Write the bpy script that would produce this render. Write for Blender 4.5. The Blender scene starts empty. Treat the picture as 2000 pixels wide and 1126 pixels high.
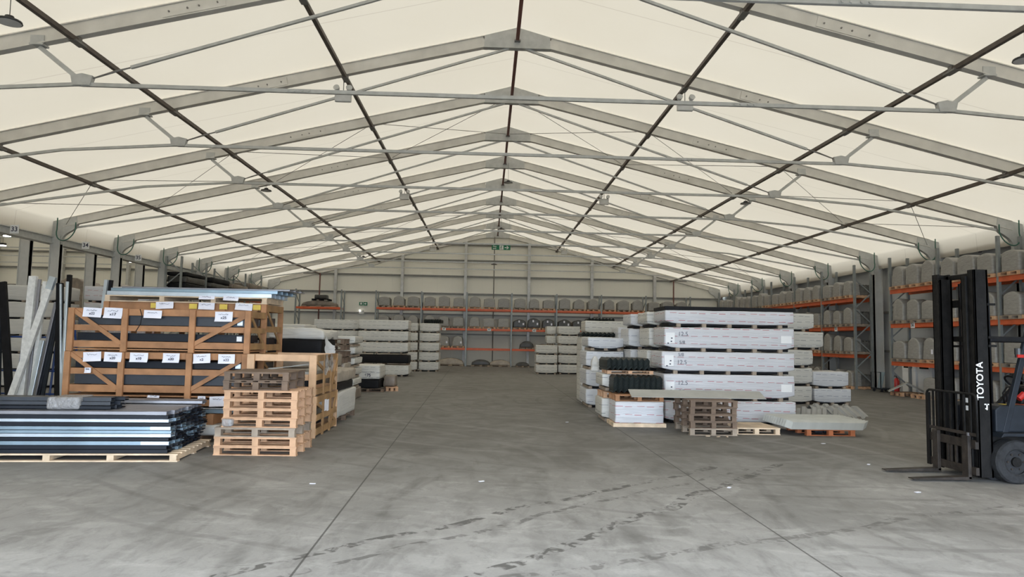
import bpy, math, random
from mathutils import Matrix, Vector, noise
random.seed(7)
SC = bpy.context.scene
COL = SC.collection
D = bpy.data
PI = math.pi

# ------------------------------------------------------------------ camera, world, sun, exposure
YAW, PITCH, ROLL, FPX = .0346, .0753, .0186, 1344.0
cy_, sy_ = math.cos(YAW), math.sin(YAW)
cp_, sp_ = math.cos(PITCH), math.sin(PITCH)
r0 = Vector((cy_, -sy_, 0)); fw = Vector((sy_ * cp_, cy_ * cp_, sp_)); u0 = r0.cross(fw)
Rv = r0 * math.cos(ROLL) + u0 * math.sin(ROLL)
Uv = u0 * math.cos(ROLL) - r0 * math.sin(ROLL)
cam = D.objects.new('camera', D.cameras.new('camera'))
m = Matrix.Identity(4)
for i in range(3):
    m[i][0], m[i][1], m[i][2] = Rv[i], Uv[i], -fw[i]
m[0][3], m[1][3], m[2][3] = -.5657, 0, 1.7
cam.matrix_world = m
cam.data.sensor_width = 36
cam.data.lens = FPX / 2000 * 36
cam.data.clip_end = 300
COL.objects.link(cam); SC.camera = cam

W = D.worlds.new('sky'); SC.world = W; W.use_nodes = True
bg = W.node_tree.nodes['Background']
bg.inputs[0].default_value = (.74, .85, 1.0, 1); bg.inputs[1].default_value = 13.0
sun = D.objects.new('sun', D.lights.new('sun', 'SUN'))
sun.data.energy = 11; sun.data.angle = math.radians(12); sun.data.color = (1, .95, .86)
sun.rotation_euler = (math.radians(-24), math.radians(3), 0)
COL.objects.link(sun)
# daylight enters through the open end door behind the camera: sampling portal in that opening
DX0, DX1, DZ = -9.0, 10.0, 4.0
pl = D.lights.new('door_portal', 'AREA'); pl.shape = 'RECTANGLE'; pl.size = DX1 - DX0; pl.size_y = DZ
pl.cycles.is_portal = True
po = D.objects.new('door_portal', pl); po.location = ((DX0 + DX1) / 2, -1.8, DZ / 2)
po.rotation_euler = (PI / 2, 0, 0); COL.objects.link(po)
SC.view_settings.view_transform = 'Standard'; SC.view_settings.look = 'None'
SC.view_settings.gamma = 1; SC.view_settings.use_curve_mapping = False
SC.view_settings.exposure = 0.12

# ------------------------------------------------------------------ building constants
BAY, Y1 = 3.79, 15.85
HW, ZE, ZR = 15.25, 5.40, 9.06          # half width, eave, ridge
SL = (ZR - ZE) / HW
YG = 46.1
def FY(k): return Y1 + BAY * (k - 1)
def ztop(x): return ZR - SL * abs(x)
ORD = ['zeroth', 'first', 'second', 'third', 'fourth', 'fifth', 'sixth', 'seventh', 'eighth', 'ninth', 'tenth', 'eleventh', 'twelfth']

# ------------------------------------------------------------------ materials
MATS = {}
def mat(name, col, rough=.6, metal=0, var=.12, scale=4, bump=0, bscale=20, stretch=None, spec=None):
    if name in MATS: return MATS[name]
    M = D.materials.new(name); M.use_nodes = True
    n, l = M.node_tree.nodes, M.node_tree.links
    b = n['Principled BSDF']
    b.inputs['Roughness'].default_value = rough; b.inputs['Metallic'].default_value = metal
    if spec is not None: b.inputs['Specular IOR Level'].default_value = spec
    tc = n.new('ShaderNodeTexCoord'); mp = n.new('ShaderNodeMapping')
    if stretch: mp.inputs['Scale'].default_value = stretch
    l.new(tc.outputs['Object'], mp.inputs[0])
    nz = n.new('ShaderNodeTexNoise'); nz.inputs['Scale'].default_value = scale; nz.inputs['Detail'].default_value = 5
    l.new(mp.outputs[0], nz.inputs[0])
    rp = n.new('ShaderNodeValToRGB')
    rp.color_ramp.elements[0].position = .3; rp.color_ramp.elements[1].position = .7
    rp.color_ramp.elements[0].color = tuple(c * (1 - var) for c in col) + (1,)
    rp.color_ramp.elements[1].color = tuple(min(1, c * (1 + var)) for c in col) + (1,)
    l.new(nz.outputs[0], rp.inputs[0]); l.new(rp.outputs[0], b.inputs['Base Color'])
    if bump:
        n2 = n.new('ShaderNodeTexNoise'); n2.inputs['Scale'].default_value = bscale; n2.inputs['Detail'].default_value = 4
        l.new(mp.outputs[0], n2.inputs[0])
        bp = n.new('ShaderNodeBump'); bp.inputs['Strength'].default_value = bump; bp.inputs['Distance'].default_value = .02
        l.new(n2.outputs[0], bp.inputs['Height']); l.new(bp.outputs[0], b.inputs['Normal'])
    MATS[name] = M
    return M

def mathn(n, l, op, a, b=None, c=None):
    q = n.new('ShaderNodeMath'); q.operation = op
    for i, v in enumerate((a, b, c)):
        if v is None: continue
        if isinstance(v, (int, float)): q.inputs[i].default_value = v
        else: l.new(v, q.inputs[i])
    return q.outputs[0]
def mixc(n, l, f, a, b, mode='MIX'):
    q = n.new('ShaderNodeMix'); q.data_type = 'RGBA'; q.blend_type = mode
    if isinstance(f, (int, float)): q.inputs[0].default_value = f
    else: l.new(f, q.inputs[0])
    for s, v in ((6, a), (7, b)):
        if isinstance(v, tuple): q.inputs[s].default_value = v + (1,)
        else: l.new(v, q.inputs[s])
    return q.outputs[2]

def membrane():
    M = D.materials.new('roof_membrane'); M.use_nodes = True
    n, l = M.node_tree.nodes, M.node_tree.links
    n.remove(n['Principled BSDF']); out = n['Material Output']
    tc = n.new('ShaderNodeTexCoord'); sp = n.new('ShaderNodeSeparateXYZ'); l.new(tc.outputs['Object'], sp.inputs[0])
    t = mathn(n, l, 'ADD', sp.outputs[1], -Y1 + BAY / 2 + BAY * 20)
    t = mathn(n, l, 'MODULO', t, BAY)
    t = mathn(n, l, 'ABSOLUTE', mathn(n, l, 'SUBTRACT', t, BAY))
    t = mathn(n, l, 'MINIMUM', t, mathn(n, l, 'SUBTRACT', BAY, t))
    seam = mathn(n, l, 'LESS_THAN', t, .014)
    nz = n.new('ShaderNodeTexNoise'); nz.inputs['Scale'].default_value = .5; nz.inputs['Detail'].default_value = 3
    l.new(tc.outputs['Object'], nz.inputs[0])
    base = mixc(n, l, nz.outputs[0], (.93, .87, .745), (1.0, .95, .84))
    colr = mixc(n, l, mathn(n, l, 'MULTIPLY', seam, .28), base, (.35, .32, .28))
    df = n.new('ShaderNodeBsdfDiffuse'); tr = n.new('ShaderNodeBsdfTranslucent')
    c1 = mixc(n, l, 1.0, colr, (.40, .40, .40), 'MULTIPLY'); c2 = mixc(n, l, 1.0, colr, (.0500, .0452, .0388), 'MULTIPLY')
    l.new(c1, df.inputs[0]); l.new(c2, tr.inputs[0])
    ad = n.new('ShaderNodeAddShader'); l.new(df.outputs[0], ad.inputs[0]); l.new(tr.outputs[0], ad.inputs[1])
    l.new(ad.outputs[0], out.inputs[0])
    return M

def floor_mat():
    M = D.materials.new('concrete_floor'); M.use_nodes = True
    n, l = M.node_tree.nodes, M.node_tree.links
    b = n['Principled BSDF']
    tc = n.new('ShaderNodeTexCoord'); O = tc.outputs['Object']
    sp = n.new('ShaderNodeSeparateXYZ'); l.new(O, sp.inputs[0])
    def nz(scale, det=5, dist=0, st=(1, 1, 1), rot=0, rough=.55):
        mp = n.new('ShaderNodeMapping'); mp.inputs['Scale'].default_value = st; mp.inputs['Rotation'].default_value = (0, 0, rot)
        l.new(O, mp.inputs[0])
        q = n.new('ShaderNodeTexNoise'); q.inputs['Scale'].default_value = scale; q.inputs['Detail'].default_value = det
        q.inputs['Distortion'].default_value = dist; q.inputs['Roughness'].default_value = rough
        l.new(mp.outputs[0], q.inputs[0]); return q.outputs[0]
    def band(v, lo, hi):
        q = n.new('ShaderNodeMapRange'); q.inputs['From Min'].default_value = lo; q.inputs['From Max'].default_value = hi
        l.new(v, q.inputs['Value']); return q.outputs[0]
    big = band(nz(.22, 4, .4), .35, .68)
    c = mixc(n, l, big, (.115, .110, .098), (.20, .194, .180))
    # door daylight painted into the near floor colour, ragged edge towards the darker middle
    door_light = band(mathn(n, l, 'ADD', sp.outputs[1], mathn(n, l, 'MULTIPLY', nz(.45, 5, .8), 9)), 15.5, 9.5)
    c = mixc(n, l, mathn(n, l, 'MULTIPLY', door_light, .85), c, (.50, .49, .47))
    mid = band(nz(1.3, 6, 1.2), .38, .72)
    c = mixc(n, l, mathn(n, l, 'MULTIPLY', mid, .5), c, (.29, .286, .275))
    stain = band(nz(2.4, 7, .6, (1, .35, 1), -1.2), .52, .70)
    c = mixc(n, l, mathn(n, l, 'MULTIPLY', stain, .55), c, (.12, .115, .105))
    sp2 = band(nz(5.5, 8, .5, (1, .6, 1), -1.0, .7), .50, .66)
    c = mixc(n, l, mathn(n, l, 'MULTIPLY', sp2, .35), c, (.13, .127, .118))
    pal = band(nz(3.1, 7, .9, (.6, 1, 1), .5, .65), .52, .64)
    c = mixc(n, l, mathn(n, l, 'MULTIPLY', pal, mathn(n, l, 'MULTIPLY', door_light, .45)), c, (.60, .59, .565))
    # swirling tyre tracks: thin bands of stretched, distorted noise
    def track(cx, cyy, scale, dist, lo, wid, colr, amt, msk):
        mp = n.new('ShaderNodeMapping'); mp.inputs['Location'].default_value = (-cx, -cyy, 0); l.new(O, mp.inputs[0])
        w = n.new('ShaderNodeTexWave'); w.wave_type = 'RINGS'; w.rings_direction = 'Z'
        w.inputs['Scale'].default_value = scale; w.inputs['Distortion'].default_value = dist
        w.inputs['Detail'].default_value = 3; w.inputs['Detail Scale'].default_value = .35
        l.new(mp.outputs[0], w.inputs[0])
        t = band(w.outputs['Fac'], lo, lo + wid)
        mk = band(nz(msk, 3, .3), .46, .62)
        return mathn(n, l, 'MULTIPLY', mathn(n, l, 'MULTIPLY', t, mk), amt), colr
    for a in ((1.5, 16, .42, 5, .90, .08, (.30, .295, .28), .40, .35), (-5, 9, .33, 6, .88, .1, (.31, .305, .29), .40, .28),
              (5, 20, .5, 5, .90, .08, (.075, .07, .065), .28, .4), (7, 7, .38, 7, .90, .08, (.08, .078, .07), .25, .5)):
        f, colr = track(*a); c = mixc(n, l, f, c, colr)
    # oily drag marks crossing the foreground
    def drag(x0, y0, ang, wid, amt):
        ca, sa = math.cos(ang), math.sin(ang)
        dd = mathn(n, l, 'ADD', mathn(n, l, 'MULTIPLY', sp.outputs[0], -sa), mathn(n, l, 'MULTIPLY', sp.outputs[1], ca))
        dd = mathn(n, l, 'ADD', dd, x0 * sa - y0 * ca)
        dd = mathn(n, l, 'ADD', dd, mathn(n, l, 'MULTIPLY', mathn(n, l, 'SUBTRACT', nz(.6, 2), .5), .55))
        f = mathn(n, l, 'LESS_THAN', mathn(n, l, 'ABSOLUTE', dd), wid)
        g = band(nz(7, 5, 1), .47, .56)
        along = mathn(n, l, 'ADD', mathn(n, l, 'MULTIPLY', sp.outputs[0], ca), mathn(n, l, 'MULTIPLY', sp.outputs[1], sa))
        g2 = mathn(n, l, 'LESS_THAN', along, x0 * ca + y0 * sa + 7)
        return mathn(n, l, 'MULTIPLY', mathn(n, l, 'MULTIPLY', mathn(n, l, 'MULTIPLY', f, g), g2), amt)
    for x0, y0, ang, wd, am in ((-2.6, 5.0, .72, .055, .8), (-2.2, 4.9, .72, .035, .6), (-.9, 4.7, .85, .07, .8), (.4, 5.4, .42, .05, .5)):
        c = mixc(n, l, drag(x0, y0, ang, wd, am), c, (.065, .062, .058))
    fine = nz(40, 3)
    c = mixc(n, l, mathn(n, l, 'MULTIPLY', fine, .3), c, (.15, .147, .14))
    # saw-cut joints
    def joint(axis, pos, slant=0):
        v = mathn(n, l, 'SUBTRACT', sp.outputs[axis], pos)
        if slant: v = mathn(n, l, 'ADD', v, mathn(n, l, 'MULTIPLY', sp.outputs[1 - axis], slant))
        return mathn(n, l, 'LESS_THAN', mathn(n, l, 'ABSOLUTE', v), .009)
    j = joint(0, -1.82, .021)
    for a in ((0, 2.13, .006), (1, 22.2, .01), (1, 10.9, 0), (1, 34, 0), (0, 8.2, 0), (0, -8.2, 0)):
        j = mathn(n, l, 'MAXIMUM', j, joint(*a))
    c = mixc(n, l, mathn(n, l, 'MULTIPLY', j, .75), c, (.05, .048, .045))
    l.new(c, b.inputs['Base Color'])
    rr = band(mid, -1.2, 1.6); l.new(mathn(n, l, 'ADD', mathn(n, l, 'MULTIPLY', big, .15), .58), b.inputs['Roughness'])
    b.inputs['Specular IOR Level'].default_value = .22
    bp = n.new('ShaderNodeBump'); bp.inputs['Strength'].default_value = .12; bp.inputs['Distance'].default_value = .01
    l.new(fine, bp.inputs['Height']); l.new(bp.outputs[0], b.inputs['Normal'])
    return M

def wrap_mat(name, col, mark, rough=.38, marks=True, period=.44, vr=.165):
    """plastic wrapping film printed with rows of short dashes; fine horizontal creases"""
    M = D.materials.new(name); M.use_nodes = True
    n, l = M.node_tree.nodes, M.node_tree.links
    b = n['Principled BSDF']; b.inputs['Roughness'].default_value = rough
    tc = n.new('ShaderNodeTexCoord'); sp = n.new('ShaderNodeSeparateXYZ'); l.new(tc.outputs['Object'], sp.inputs[0])
    oi = n.new('ShaderNodeObjectInfo')
    mp = n.new('ShaderNodeMapping'); mp.inputs['Scale'].default_value = (.5, .5, 5.0); l.new(tc.outputs['Object'], mp.inputs[0])
    ad = n.new('ShaderNodeVectorMath'); l.new(mp.outputs[0], ad.inputs[0])
    cb = n.new('ShaderNodeCombineXYZ'); l.new(mathn(n, l, 'MULTIPLY', oi.outputs['Random'], 30), cb.inputs[0]); l.new(cb.outputs[0], ad.inputs[1])
    nz = n.new('ShaderNodeTexNoise'); nz.inputs['Scale'].default_value = 3.2; nz.inputs['Detail'].default_value = 6; nz.inputs['Distortion'].default_value = .8
    l.new(ad.outputs[0], nz.inputs[0])
    base = mixc(n, l, nz.outputs[0], tuple(c * .86 for c in col), tuple(min(1, c * 1.1) for c in col))
    if marks:
        xy = mathn(n, l, 'ADD', sp.outputs[0], sp.outputs[1])
        xy = mathn(n, l, 'ADD', mathn(n, l, 'ADD', xy, 40), mathn(n, l, 'MULTIPLY', oi.outputs['Random'], 3))
        zz = mathn(n, l, 'ADD', mathn(n, l, 'ADD', sp.outputs[2], 4.05), mathn(n, l, 'MULTIPLY', oi.outputs['Random'], .6))
        row = mathn(n, l, 'FLOOR', mathn(n, l, 'DIVIDE', zz, vr))
        xs = mathn(n, l, 'ADD', xy, mathn(n, l, 'MULTIPLY', row, period * .43))
        dx = mathn(n, l, 'LESS_THAN', mathn(n, l, 'MODULO', xs, period), period * .33)
        dz = mathn(n, l, 'LESS_THAN', mathn(n, l, 'MODULO', mathn(n, l, 'ADD', zz, mathn(n, l, 'MULTIPLY', nz.outputs[0], .02)), vr), .020)
        # letter-like breaks inside each dash
        lt = mathn(n, l, 'GREATER_THAN', mathn(n, l, 'MODULO', xs, .023), .005)
        f = mathn(n, l, 'MULTIPLY', dx, dz)
        base = mixc(n, l, mathn(n, l, 'MULTIPLY', f, .9), base, mark)
    l.new(base, b.inputs['Base Color'])
    bp = n.new('ShaderNodeBump'); bp.inputs['Strength'].default_value = .55; bp.inputs['Distance'].default_value = .03
    l.new(nz.outputs[0], bp.inputs['Height']); l.new(bp.outputs[0], b.inputs['Normal'])
    MATS[name] = M
    return M

def clad_mat(name, col, axis=0, per=.25, rough=.5):
    M = D.materials.new(name); M.use_nodes = True
    n, l = M.node_tree.nodes, M.node_tree.links
    b = n['Principled BSDF']; b.inputs['Roughness'].default_value = rough
    tc = n.new('ShaderNodeTexCoord'); sp = n.new('ShaderNodeSeparateXYZ'); l.new(tc.outputs['Object'], sp.inputs[0])
    t = mathn(n, l, 'MODULO', mathn(n, l, 'ADD', sp.outputs[axis], 60), per)
    gr = mathn(n, l, 'LESS_THAN', t, .012)
    nz = n.new('ShaderNodeTexNoise'); nz.inputs['Scale'].default_value = .35; l.new(tc.outputs['Object'], nz.inputs[0])
    base = mixc(n, l, nz.outputs[0], tuple(c * .93 for c in col), tuple(c * 1.06 for c in col))
    l.new(mixc(n, l, mathn(n, l, 'MULTIPLY', gr, .12), base, (.2, .2, .2)), b.inputs['Base Color'])
    bp = n.new('ShaderNodeBump'); bp.inputs['Strength'].default_value = .3; bp.inputs['Distance'].default_value = .01; bp.invert = True
    l.new(gr, bp.inputs['Height']); l.new(bp.outputs[0], b.inputs['Normal'])
    MATS[name] = M
    return M

def film_mat():
    M = D.materials.new('clear_film'); M.use_nodes = True
    n, l = M.node_tree.nodes, M.node_tree.links
    b = n['Principled BSDF']; b.inputs['Base Color'].default_value = (.42, .41, .40, 1); b.inputs['Roughness'].default_value = .22
    b.inputs['Alpha'].default_value = .66
    tc = n.new('ShaderNodeTexCoord'); nz = n.new('ShaderNodeTexNoise'); nz.inputs['Scale'].default_value = 9; nz.inputs['Distortion'].default_value = 2
    l.new(tc.outputs['Object'], nz.inputs[0]); bp = n.new('ShaderNodeBump'); bp.inputs['Strength'].default_value = .8; bp.inputs['Distance'].default_value = .05
    l.new(nz.outputs[0], bp.inputs['Height']); l.new(bp.outputs[0], b.inputs['Normal'])
    MATS['film'] = M
def emis(name, col, s):
    M = D.materials.new(name); M.use_nodes = True
    b = M.node_tree.nodes['Principled BSDF']; b.inputs['Base Color'].default_value = col + (1,)
    b.inputs['Emission Color'].default_value = col + (1,); b.inputs['Emission Strength'].default_value = s
    MATS[name] = M

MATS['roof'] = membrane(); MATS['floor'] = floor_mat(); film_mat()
mat('alu', (.62, .60, .55), .45, .25, .10, 2.5, .05, 30)
mat('galv', (.47, .475, .455), .45, .3, .10, 7)
mat('colsteel', (.50, .50, .475), .5, .15, .05, 5)
mat('galvdark', (.20, .19, .175), .5, .4, .2, 6)
mat('purlin', (.105, .085, .07), .55, .3, .25, 5)
mat('rackgrey', (.26, .28, .275), .45, .35, .12, 5)
mat('orange', (.62, .115, .035), .45, 0, .12, 4)
mat('black', (.007, .007, .008), .6, 0, .3, 6, spec=.2)
mat('dirtyblack', (.008, .0075, .007), .6, 0, .5, 9, .2, 30, spec=.22)
mat('ironrust', (.03, .023, .018), .65, .2, .5, 8, .3, 30)
mat('rubber', (.016, .017, .019), .8, 0, .5, 14, .3, 40)
mat('bluegrey', (.014, .018, .024), .55, 0, .25, 7, spec=.25)
mat('truckorange', (.75, .10, .02), .4)
mat('cable', (.02, .10, .07), .5)
mat('wire', (.22, .22, .21), .5, .3)
mat('greywrap', (.30, .29, .265), .38, 0, .16, 5, .5, 9, (1, 1, 3))
mat('slabs', (.13, .125, .11), .5, 0, .3, 6)
mat('darkwrap', (.05, .048, .043), .35, 0, .3, 5, .4, 9)
mat('tan_wrap', (.36, .31, .25), .4, 0, .2, 4, .6, 7)
mat('brownwrap', (.20, .165, .13), .45, 0, .3, 4, .6, 7)
wrap_mat('white_red', (.58, .58, .59), (.40, .05, .06))
wrap_mat('white_grey', (.61, .60, .55), (.10, .12, .13))
wrap_mat('white_blue', (.60, .61, .62), (.18, .20, .28))
wrap_mat('plain_white', (.60, .59, .55), (.2, .2, .2), marks=False)
mat('wood', (.53, .32, .185), .7, 0, .25, 5, .15, 20, (1, 1, 1))
mat('woodpale', (.66, .51, .35), .7, 0, .22, 5, .15, 20)
mat('wooddark', (.155, .105, .07), .75, 0, .3, 5, .15, 20)
mat('woodgrey', (.30, .24, .18), .75, 0, .3, 5, .15, 20)
mat('crate', (.385, .19, .085), .65, 0, .25, 4, .12, 20)
mat('cratepale', (.60, .38, .22), .65, 0, .2, 4, .12, 20)
mat('crateside', (.33, .19, .08), .65, 0, .25, 4, .12, 20)
mat('orangewood', (.50, .16, .06), .7, 0, .3, 4)
mat('slate', (.042, .047, .055), .42, .15, .2, 3)
mat('trimdark', (.009, .012, .018), .45, 0, .25, 3, spec=.3)
mat('trimgrey', (.30, .30, .32), .4, .5, .15, 3)
mat('trimlight', (.62, .70, .76), .35, .6, .12, 3)
mat('trimblue', (.30, .40, .47), .35, .6, .15, 3)
mat('whitebar', (.78, .78, .75), .3, 0, .12, 12, .5, 12)
mat('corrdark', (.018, .024, .023), .5, .1, .2, 4, spec=.3)
mat('corrgrey', (.40, .40, .36), .5, .1, .1, 4)
mat('sheetgrey', (.36, .355, .32), .5, 0, .1, 3)
mat('ridgegrey', (.27, .27, .255), .45, .2, .15, 3)
mat('paper', (.80, .80, .86), .8, 0, .05, 3)
mat('yellow', (.70, .52, .10), .8, 0, .1, 3)
mat('pencil', (.13, .14, .17), .7)
mat('ink', (.02, .02, .05), .7)
mat('signwhite', (.8, .8, .78), .5, 0, .03)
mat('signgreen', (.0, .16, .07), .4, 0, .05)
mat('red', (.45, .02, .015), .35)
mat('blueframe', (.02, .06, .22), .45, 0, .2)
mat('lampdark', (.05, .05, .05), .4, .4)
mat('fixture', (.55, .55, .53), .4)
mat('pipe', (.16, .06, .045), .5)
emis('led', (1, .97, .9), 14); emis('spotlit', (1, .98, .92), 6)
clad_mat('gable_clad', (.78, .76, .67), 0, 1.0); clad_mat('side_clad', (.42, .43, .43), 1, .28)
mat('girt', (.20, .195, .18), .5, .3, .1)
mat('gcol', (.50, .50, .48), .45, .4, .15)
mat('asphalt', (.09, .09, .095), .9, 0, .2, 2)

# ------------------------------------------------------------------ mesh helpers
class MB:
    def __init__(s): s.v = []; s.f = []
    def add(s, vs, fs):
        o = len(s.v); s.v += [tuple(v) for v in vs]; s.f += [tuple(i + o for i in f) for f in fs]; return s
    def box(s, x0, x1, y0, y1, z0, z1, M=None):
        vs = [Vector(p) for p in ((x0, y0, z0), (x1, y0, z0), (x1, y1, z0), (x0, y1, z0), (x0, y0, z1), (x1, y0, z1), (x1, y1, z1), (x0, y1, z1))]
        if M is not None: vs = [M @ v for v in vs]
        return s.add(vs, [(0, 3, 2, 1), (4, 5, 6, 7), (0, 1, 5, 4), (1, 2, 6, 5), (2, 3, 7, 6), (3, 0, 4, 7)])
    def bar(s, a, b, w, h, up=(0, 0, 1), off=0):
        """rectangular bar from a to b; w across, h along 'up'; off shifts along up"""
        a, b = Vector(a), Vector(b); d = (b - a); L = d.length; d.normalize()
        sd = d.cross(Vector(up)).normalized(); u = sd.cross(d).normalized()
        M = Matrix(((sd[0], d[0], u[0], a[0]), (sd[1], d[1], u[1], a[1]), (sd[2], d[2], u[2], a[2]), (0, 0, 0, 1)))
        return s.box(-w / 2, w / 2, 0, L, off - h / 2, off + h / 2, M)
    def tube(s, pts, r, n=8, cap=True):
        pts = [Vector(p) for p in pts]; rs = r if isinstance(r, (list, tuple)) else [r] * len(pts)
        o = len(s.v); prev = None
        for i, p in enumerate(pts):
            d = (pts[min(i + 1, len(pts) - 1)] - pts[max(i - 1, 0)]).normalized()
            if prev is None:
                a = Vector((0, 0, 1)) if abs(d.z) < .9 else Vector((1, 0, 0))
                prev = d.cross(a).normalized()
            prev = (prev - d * prev.dot(d)).normalized(); q = d.cross(prev)
            for k in range(n):
                t = 2 * PI * k / n
                s.v.append(tuple(p + (prev * math.cos(t) + q * math.sin(t)) * rs[i]))
        for i in range(len(pts) - 1):
            for k in range(n):
                a = o + i * n + k; b = o + i * n + (k + 1) % n
                s.f.append((a, b, b + n, a + n))
        if cap:
            s.f.append(tuple(o + k for k in range(n))[::-1]); s.f.append(tuple(o + (len(pts) - 1) * n + k for k in range(n)))
        return s
    def prism(s, poly, axis, a, b):
        """polygon (2D) extruded along axis 'x'/'y'/'z' from a to b"""
        n = len(poly)
        def P(p, t): return {'x': (t, p[0], p[1]), 'y': (p[0], t, p[1]), 'z': (p[0], p[1], t)}[axis]
        vs = [P(p, a) for p in poly] + [P(p, b) for p in poly]
        fs = [tuple(range(n)), tuple(range(2 * n - 1, n - 1, -1))] + [(i, i + n, (i + 1) % n + n, (i + 1) % n) for i in range(n)]
        return s.add(vs, fs)
    def mesh(s, name, material, smooth=False):
        me = D.meshes.new(name); me.from_pydata(s.v, [], s.f); me.update()
        if isinstance(material, str): material = MATS[material]
        me.materials.append(material)
        import bmesh
        bm = bmesh.new(); bm.from_mesh(me); bmesh.ops.recalc_face_normals(bm, faces=bm.faces); bm.to_mesh(me); bm.free()
        if smooth: me.polygons.foreach_set('use_smooth', [True] * len(me.polygons))
        return me
    def build(s, name, material, parent=None, loc=None, smooth=False, rz=0):
        o = D.objects.new(name, s.mesh(name, material, smooth)); COL.objects.link(o)
        if loc: o.location = loc
        if rz: o.rotation_euler.z = rz
        if parent: o.parent = parent
        return o

def tag(o, label, cat, group=None):
    o['label'] = label; o['category'] = cat; o['kind'] = 'thing'
    if group: o['group'] = group
    return o
def thing(name, label, cat, loc=(0, 0, 0), rz=0, group=None):
    o = D.objects.new(name, None); COL.objects.link(o); o.empty_display_size = .1
    o.location = loc; o.rotation_euler.z = rz
    return tag(o, label, cat, group)
def struct(o): o['kind'] = 'structure'; return o
def dup(root, loc, rz=0, label=None, group=None, sc=None):
    c = root.copy(); COL.objects.link(c); c.location = loc; c.rotation_euler = (0, 0, rz)
    if sc: c.scale = sc
    if label: c['label'] = label
    if group: c['group'] = group
    for ch in list(root.children):
        d = ch.copy(); COL.objects.link(d); d.parent = c
        for g in list(ch.children):
            e = g.copy(); COL.objects.link(e); e.parent = d
    return c
def bevel(o, w=.01, seg=2):
    b = o.modifiers.new('bevel', 'BEVEL'); b.width = w; b.segments = seg; b.limit_method = 'ANGLE'; return o
def text(body, size, parent, M, material='ink', name='lettering', ext=.001, sx=1, bold=0):
    cu = D.curves.new(name, 'FONT'); cu.body = body; cu.size = size; cu.extrude = ext; cu.align_x = 'CENTER'; cu.align_y = 'CENTER'
    cu.offset = bold; cu.materials.append(MATS[material])
    q = D.objects.new(name, cu); COL.objects.link(q)
    dg = bpy.context.evaluated_depsgraph_get(); dg.update()
    me = D.meshes.new_from_object(q.evaluated_get(dg)); me.name = name
    D.objects.remove(q); o = D.objects.new(name, me); COL.objects.link(o); o.parent = parent
    o.matrix_local = M @ Matrix.Diagonal((sx, 1, 1, 1))
    return o
def faceY(x, y, z): return Matrix.Translation((x, y, z)) @ Matrix.Rotation(PI / 2, 4, 'X')
def faceX(x, y, z): return Matrix.Translation((x, y, z)) @ Matrix.Rotation(-PI / 2, 4, 'Z') @ Matrix.Rotation(PI / 2, 4, 'X')

def grid_box(w, d, h, seg=.14, r=.03, amp=.008, seed=0, under=0, arch=0, taper=0, mx=24):
    """soft wrapped block: rounded edges, wrinkled skin; under = end undercut, arch = domed top, taper = narrower top"""
    nx, ny, nz = [max(2, min(mx, int(round(q / seg)))) for q in (w, d, h)]
    def cuts(n, L):
        q = [r / L * .02, r / L] + [r / L + (1 - 2 * r / L) * i / n for i in range(1, n)] + [1 - r / L, 1 - r / L * .02]
        q[0] = 0; q[-1] = 1
        return q
    cx_, cy2, cz_ = cuts(nx, w), cuts(ny, d), cuts(nz, h)
    nx, ny, nz = len(cx_) - 1, len(cy2) - 1, len(cz_) - 1
    idx = {}; vs = []; fs = []
    def P(i, j, k):
        key = (i, j, k)
        if key in idx: return idx[key]
        p = Vector(((cx_[i] - .5) * w, (cy2[j] - .5) * d, cz_[k] * h))
        c = Vector((max(-w / 2 + r, min(w / 2 - r, p.x)), max(-d / 2 + r, min(d / 2 - r, p.y)), max(r, min(h - r, p.z))))
        q = p - c
        if q.length > r: p = c + q.normalized() * r
        t = p.z / h
        if arch:
            u = abs(p.x) / (w / 2); p.z *= 1 - arch * (u ** 2.2) * t
        if taper: p.x *= 1 - taper * t; p.y *= 1 - taper * .6 * t
        if under and t < .4:
            e = max(0, abs(p.x) - (w / 2 - .35)) / .35
            p.z += under * e * e * (1 - t / .4)
        sv = Vector((seed * 7.3, seed * 3.1, seed))
        nn = noise.noise_vector(Vector((p.x * 3, p.y * 3, p.z * 7)) + sv)
        p += nn * amp
        if k == 0: p.z = max(p.z, 0)
        idx[key] = len(vs); vs.append(tuple(p)); return idx[key]
    for i in range(nx):
        for j in range(ny):
            fs.append((P(i, j, 0), P(i, j + 1, 0), P(i + 1, j + 1, 0), P(i + 1, j, 0)))
            fs.append((P(i, j, nz), P(i + 1, j, nz), P(i + 1, j + 1, nz), P(i, j + 1, nz)))
    for i in range(nx):
        for k in range(nz):
            fs.append((P(i, 0, k), P(i + 1, 0, k), P(i + 1, 0, k + 1), P(i, 0, k + 1)))
            fs.append((P(i, ny, k), P(i, ny, k + 1), P(i + 1, ny, k + 1), P(i + 1, ny, k)))
    for j in range(ny):
        for k in range(nz):
            fs.append((P(0, j, k), P(0, j, k + 1), P(0, j + 1, k + 1), P(0, j + 1, k)))
            fs.append((P(nx, j, k), P(nx, j + 1, k), P(nx, j + 1, k + 1), P(nx, j, k + 1)))
    mb = MB(); mb.add(vs, fs); return mb

# ================================================================== BUILDING
XL, XR, YF = -45.9, 15.55, -1.8
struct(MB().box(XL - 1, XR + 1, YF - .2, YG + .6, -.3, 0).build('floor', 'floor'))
struct(MB().box(XL - 30, XR + 40, -50, YF - .2, -.32, -.02).build('ground', 'asphalt'))

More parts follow.
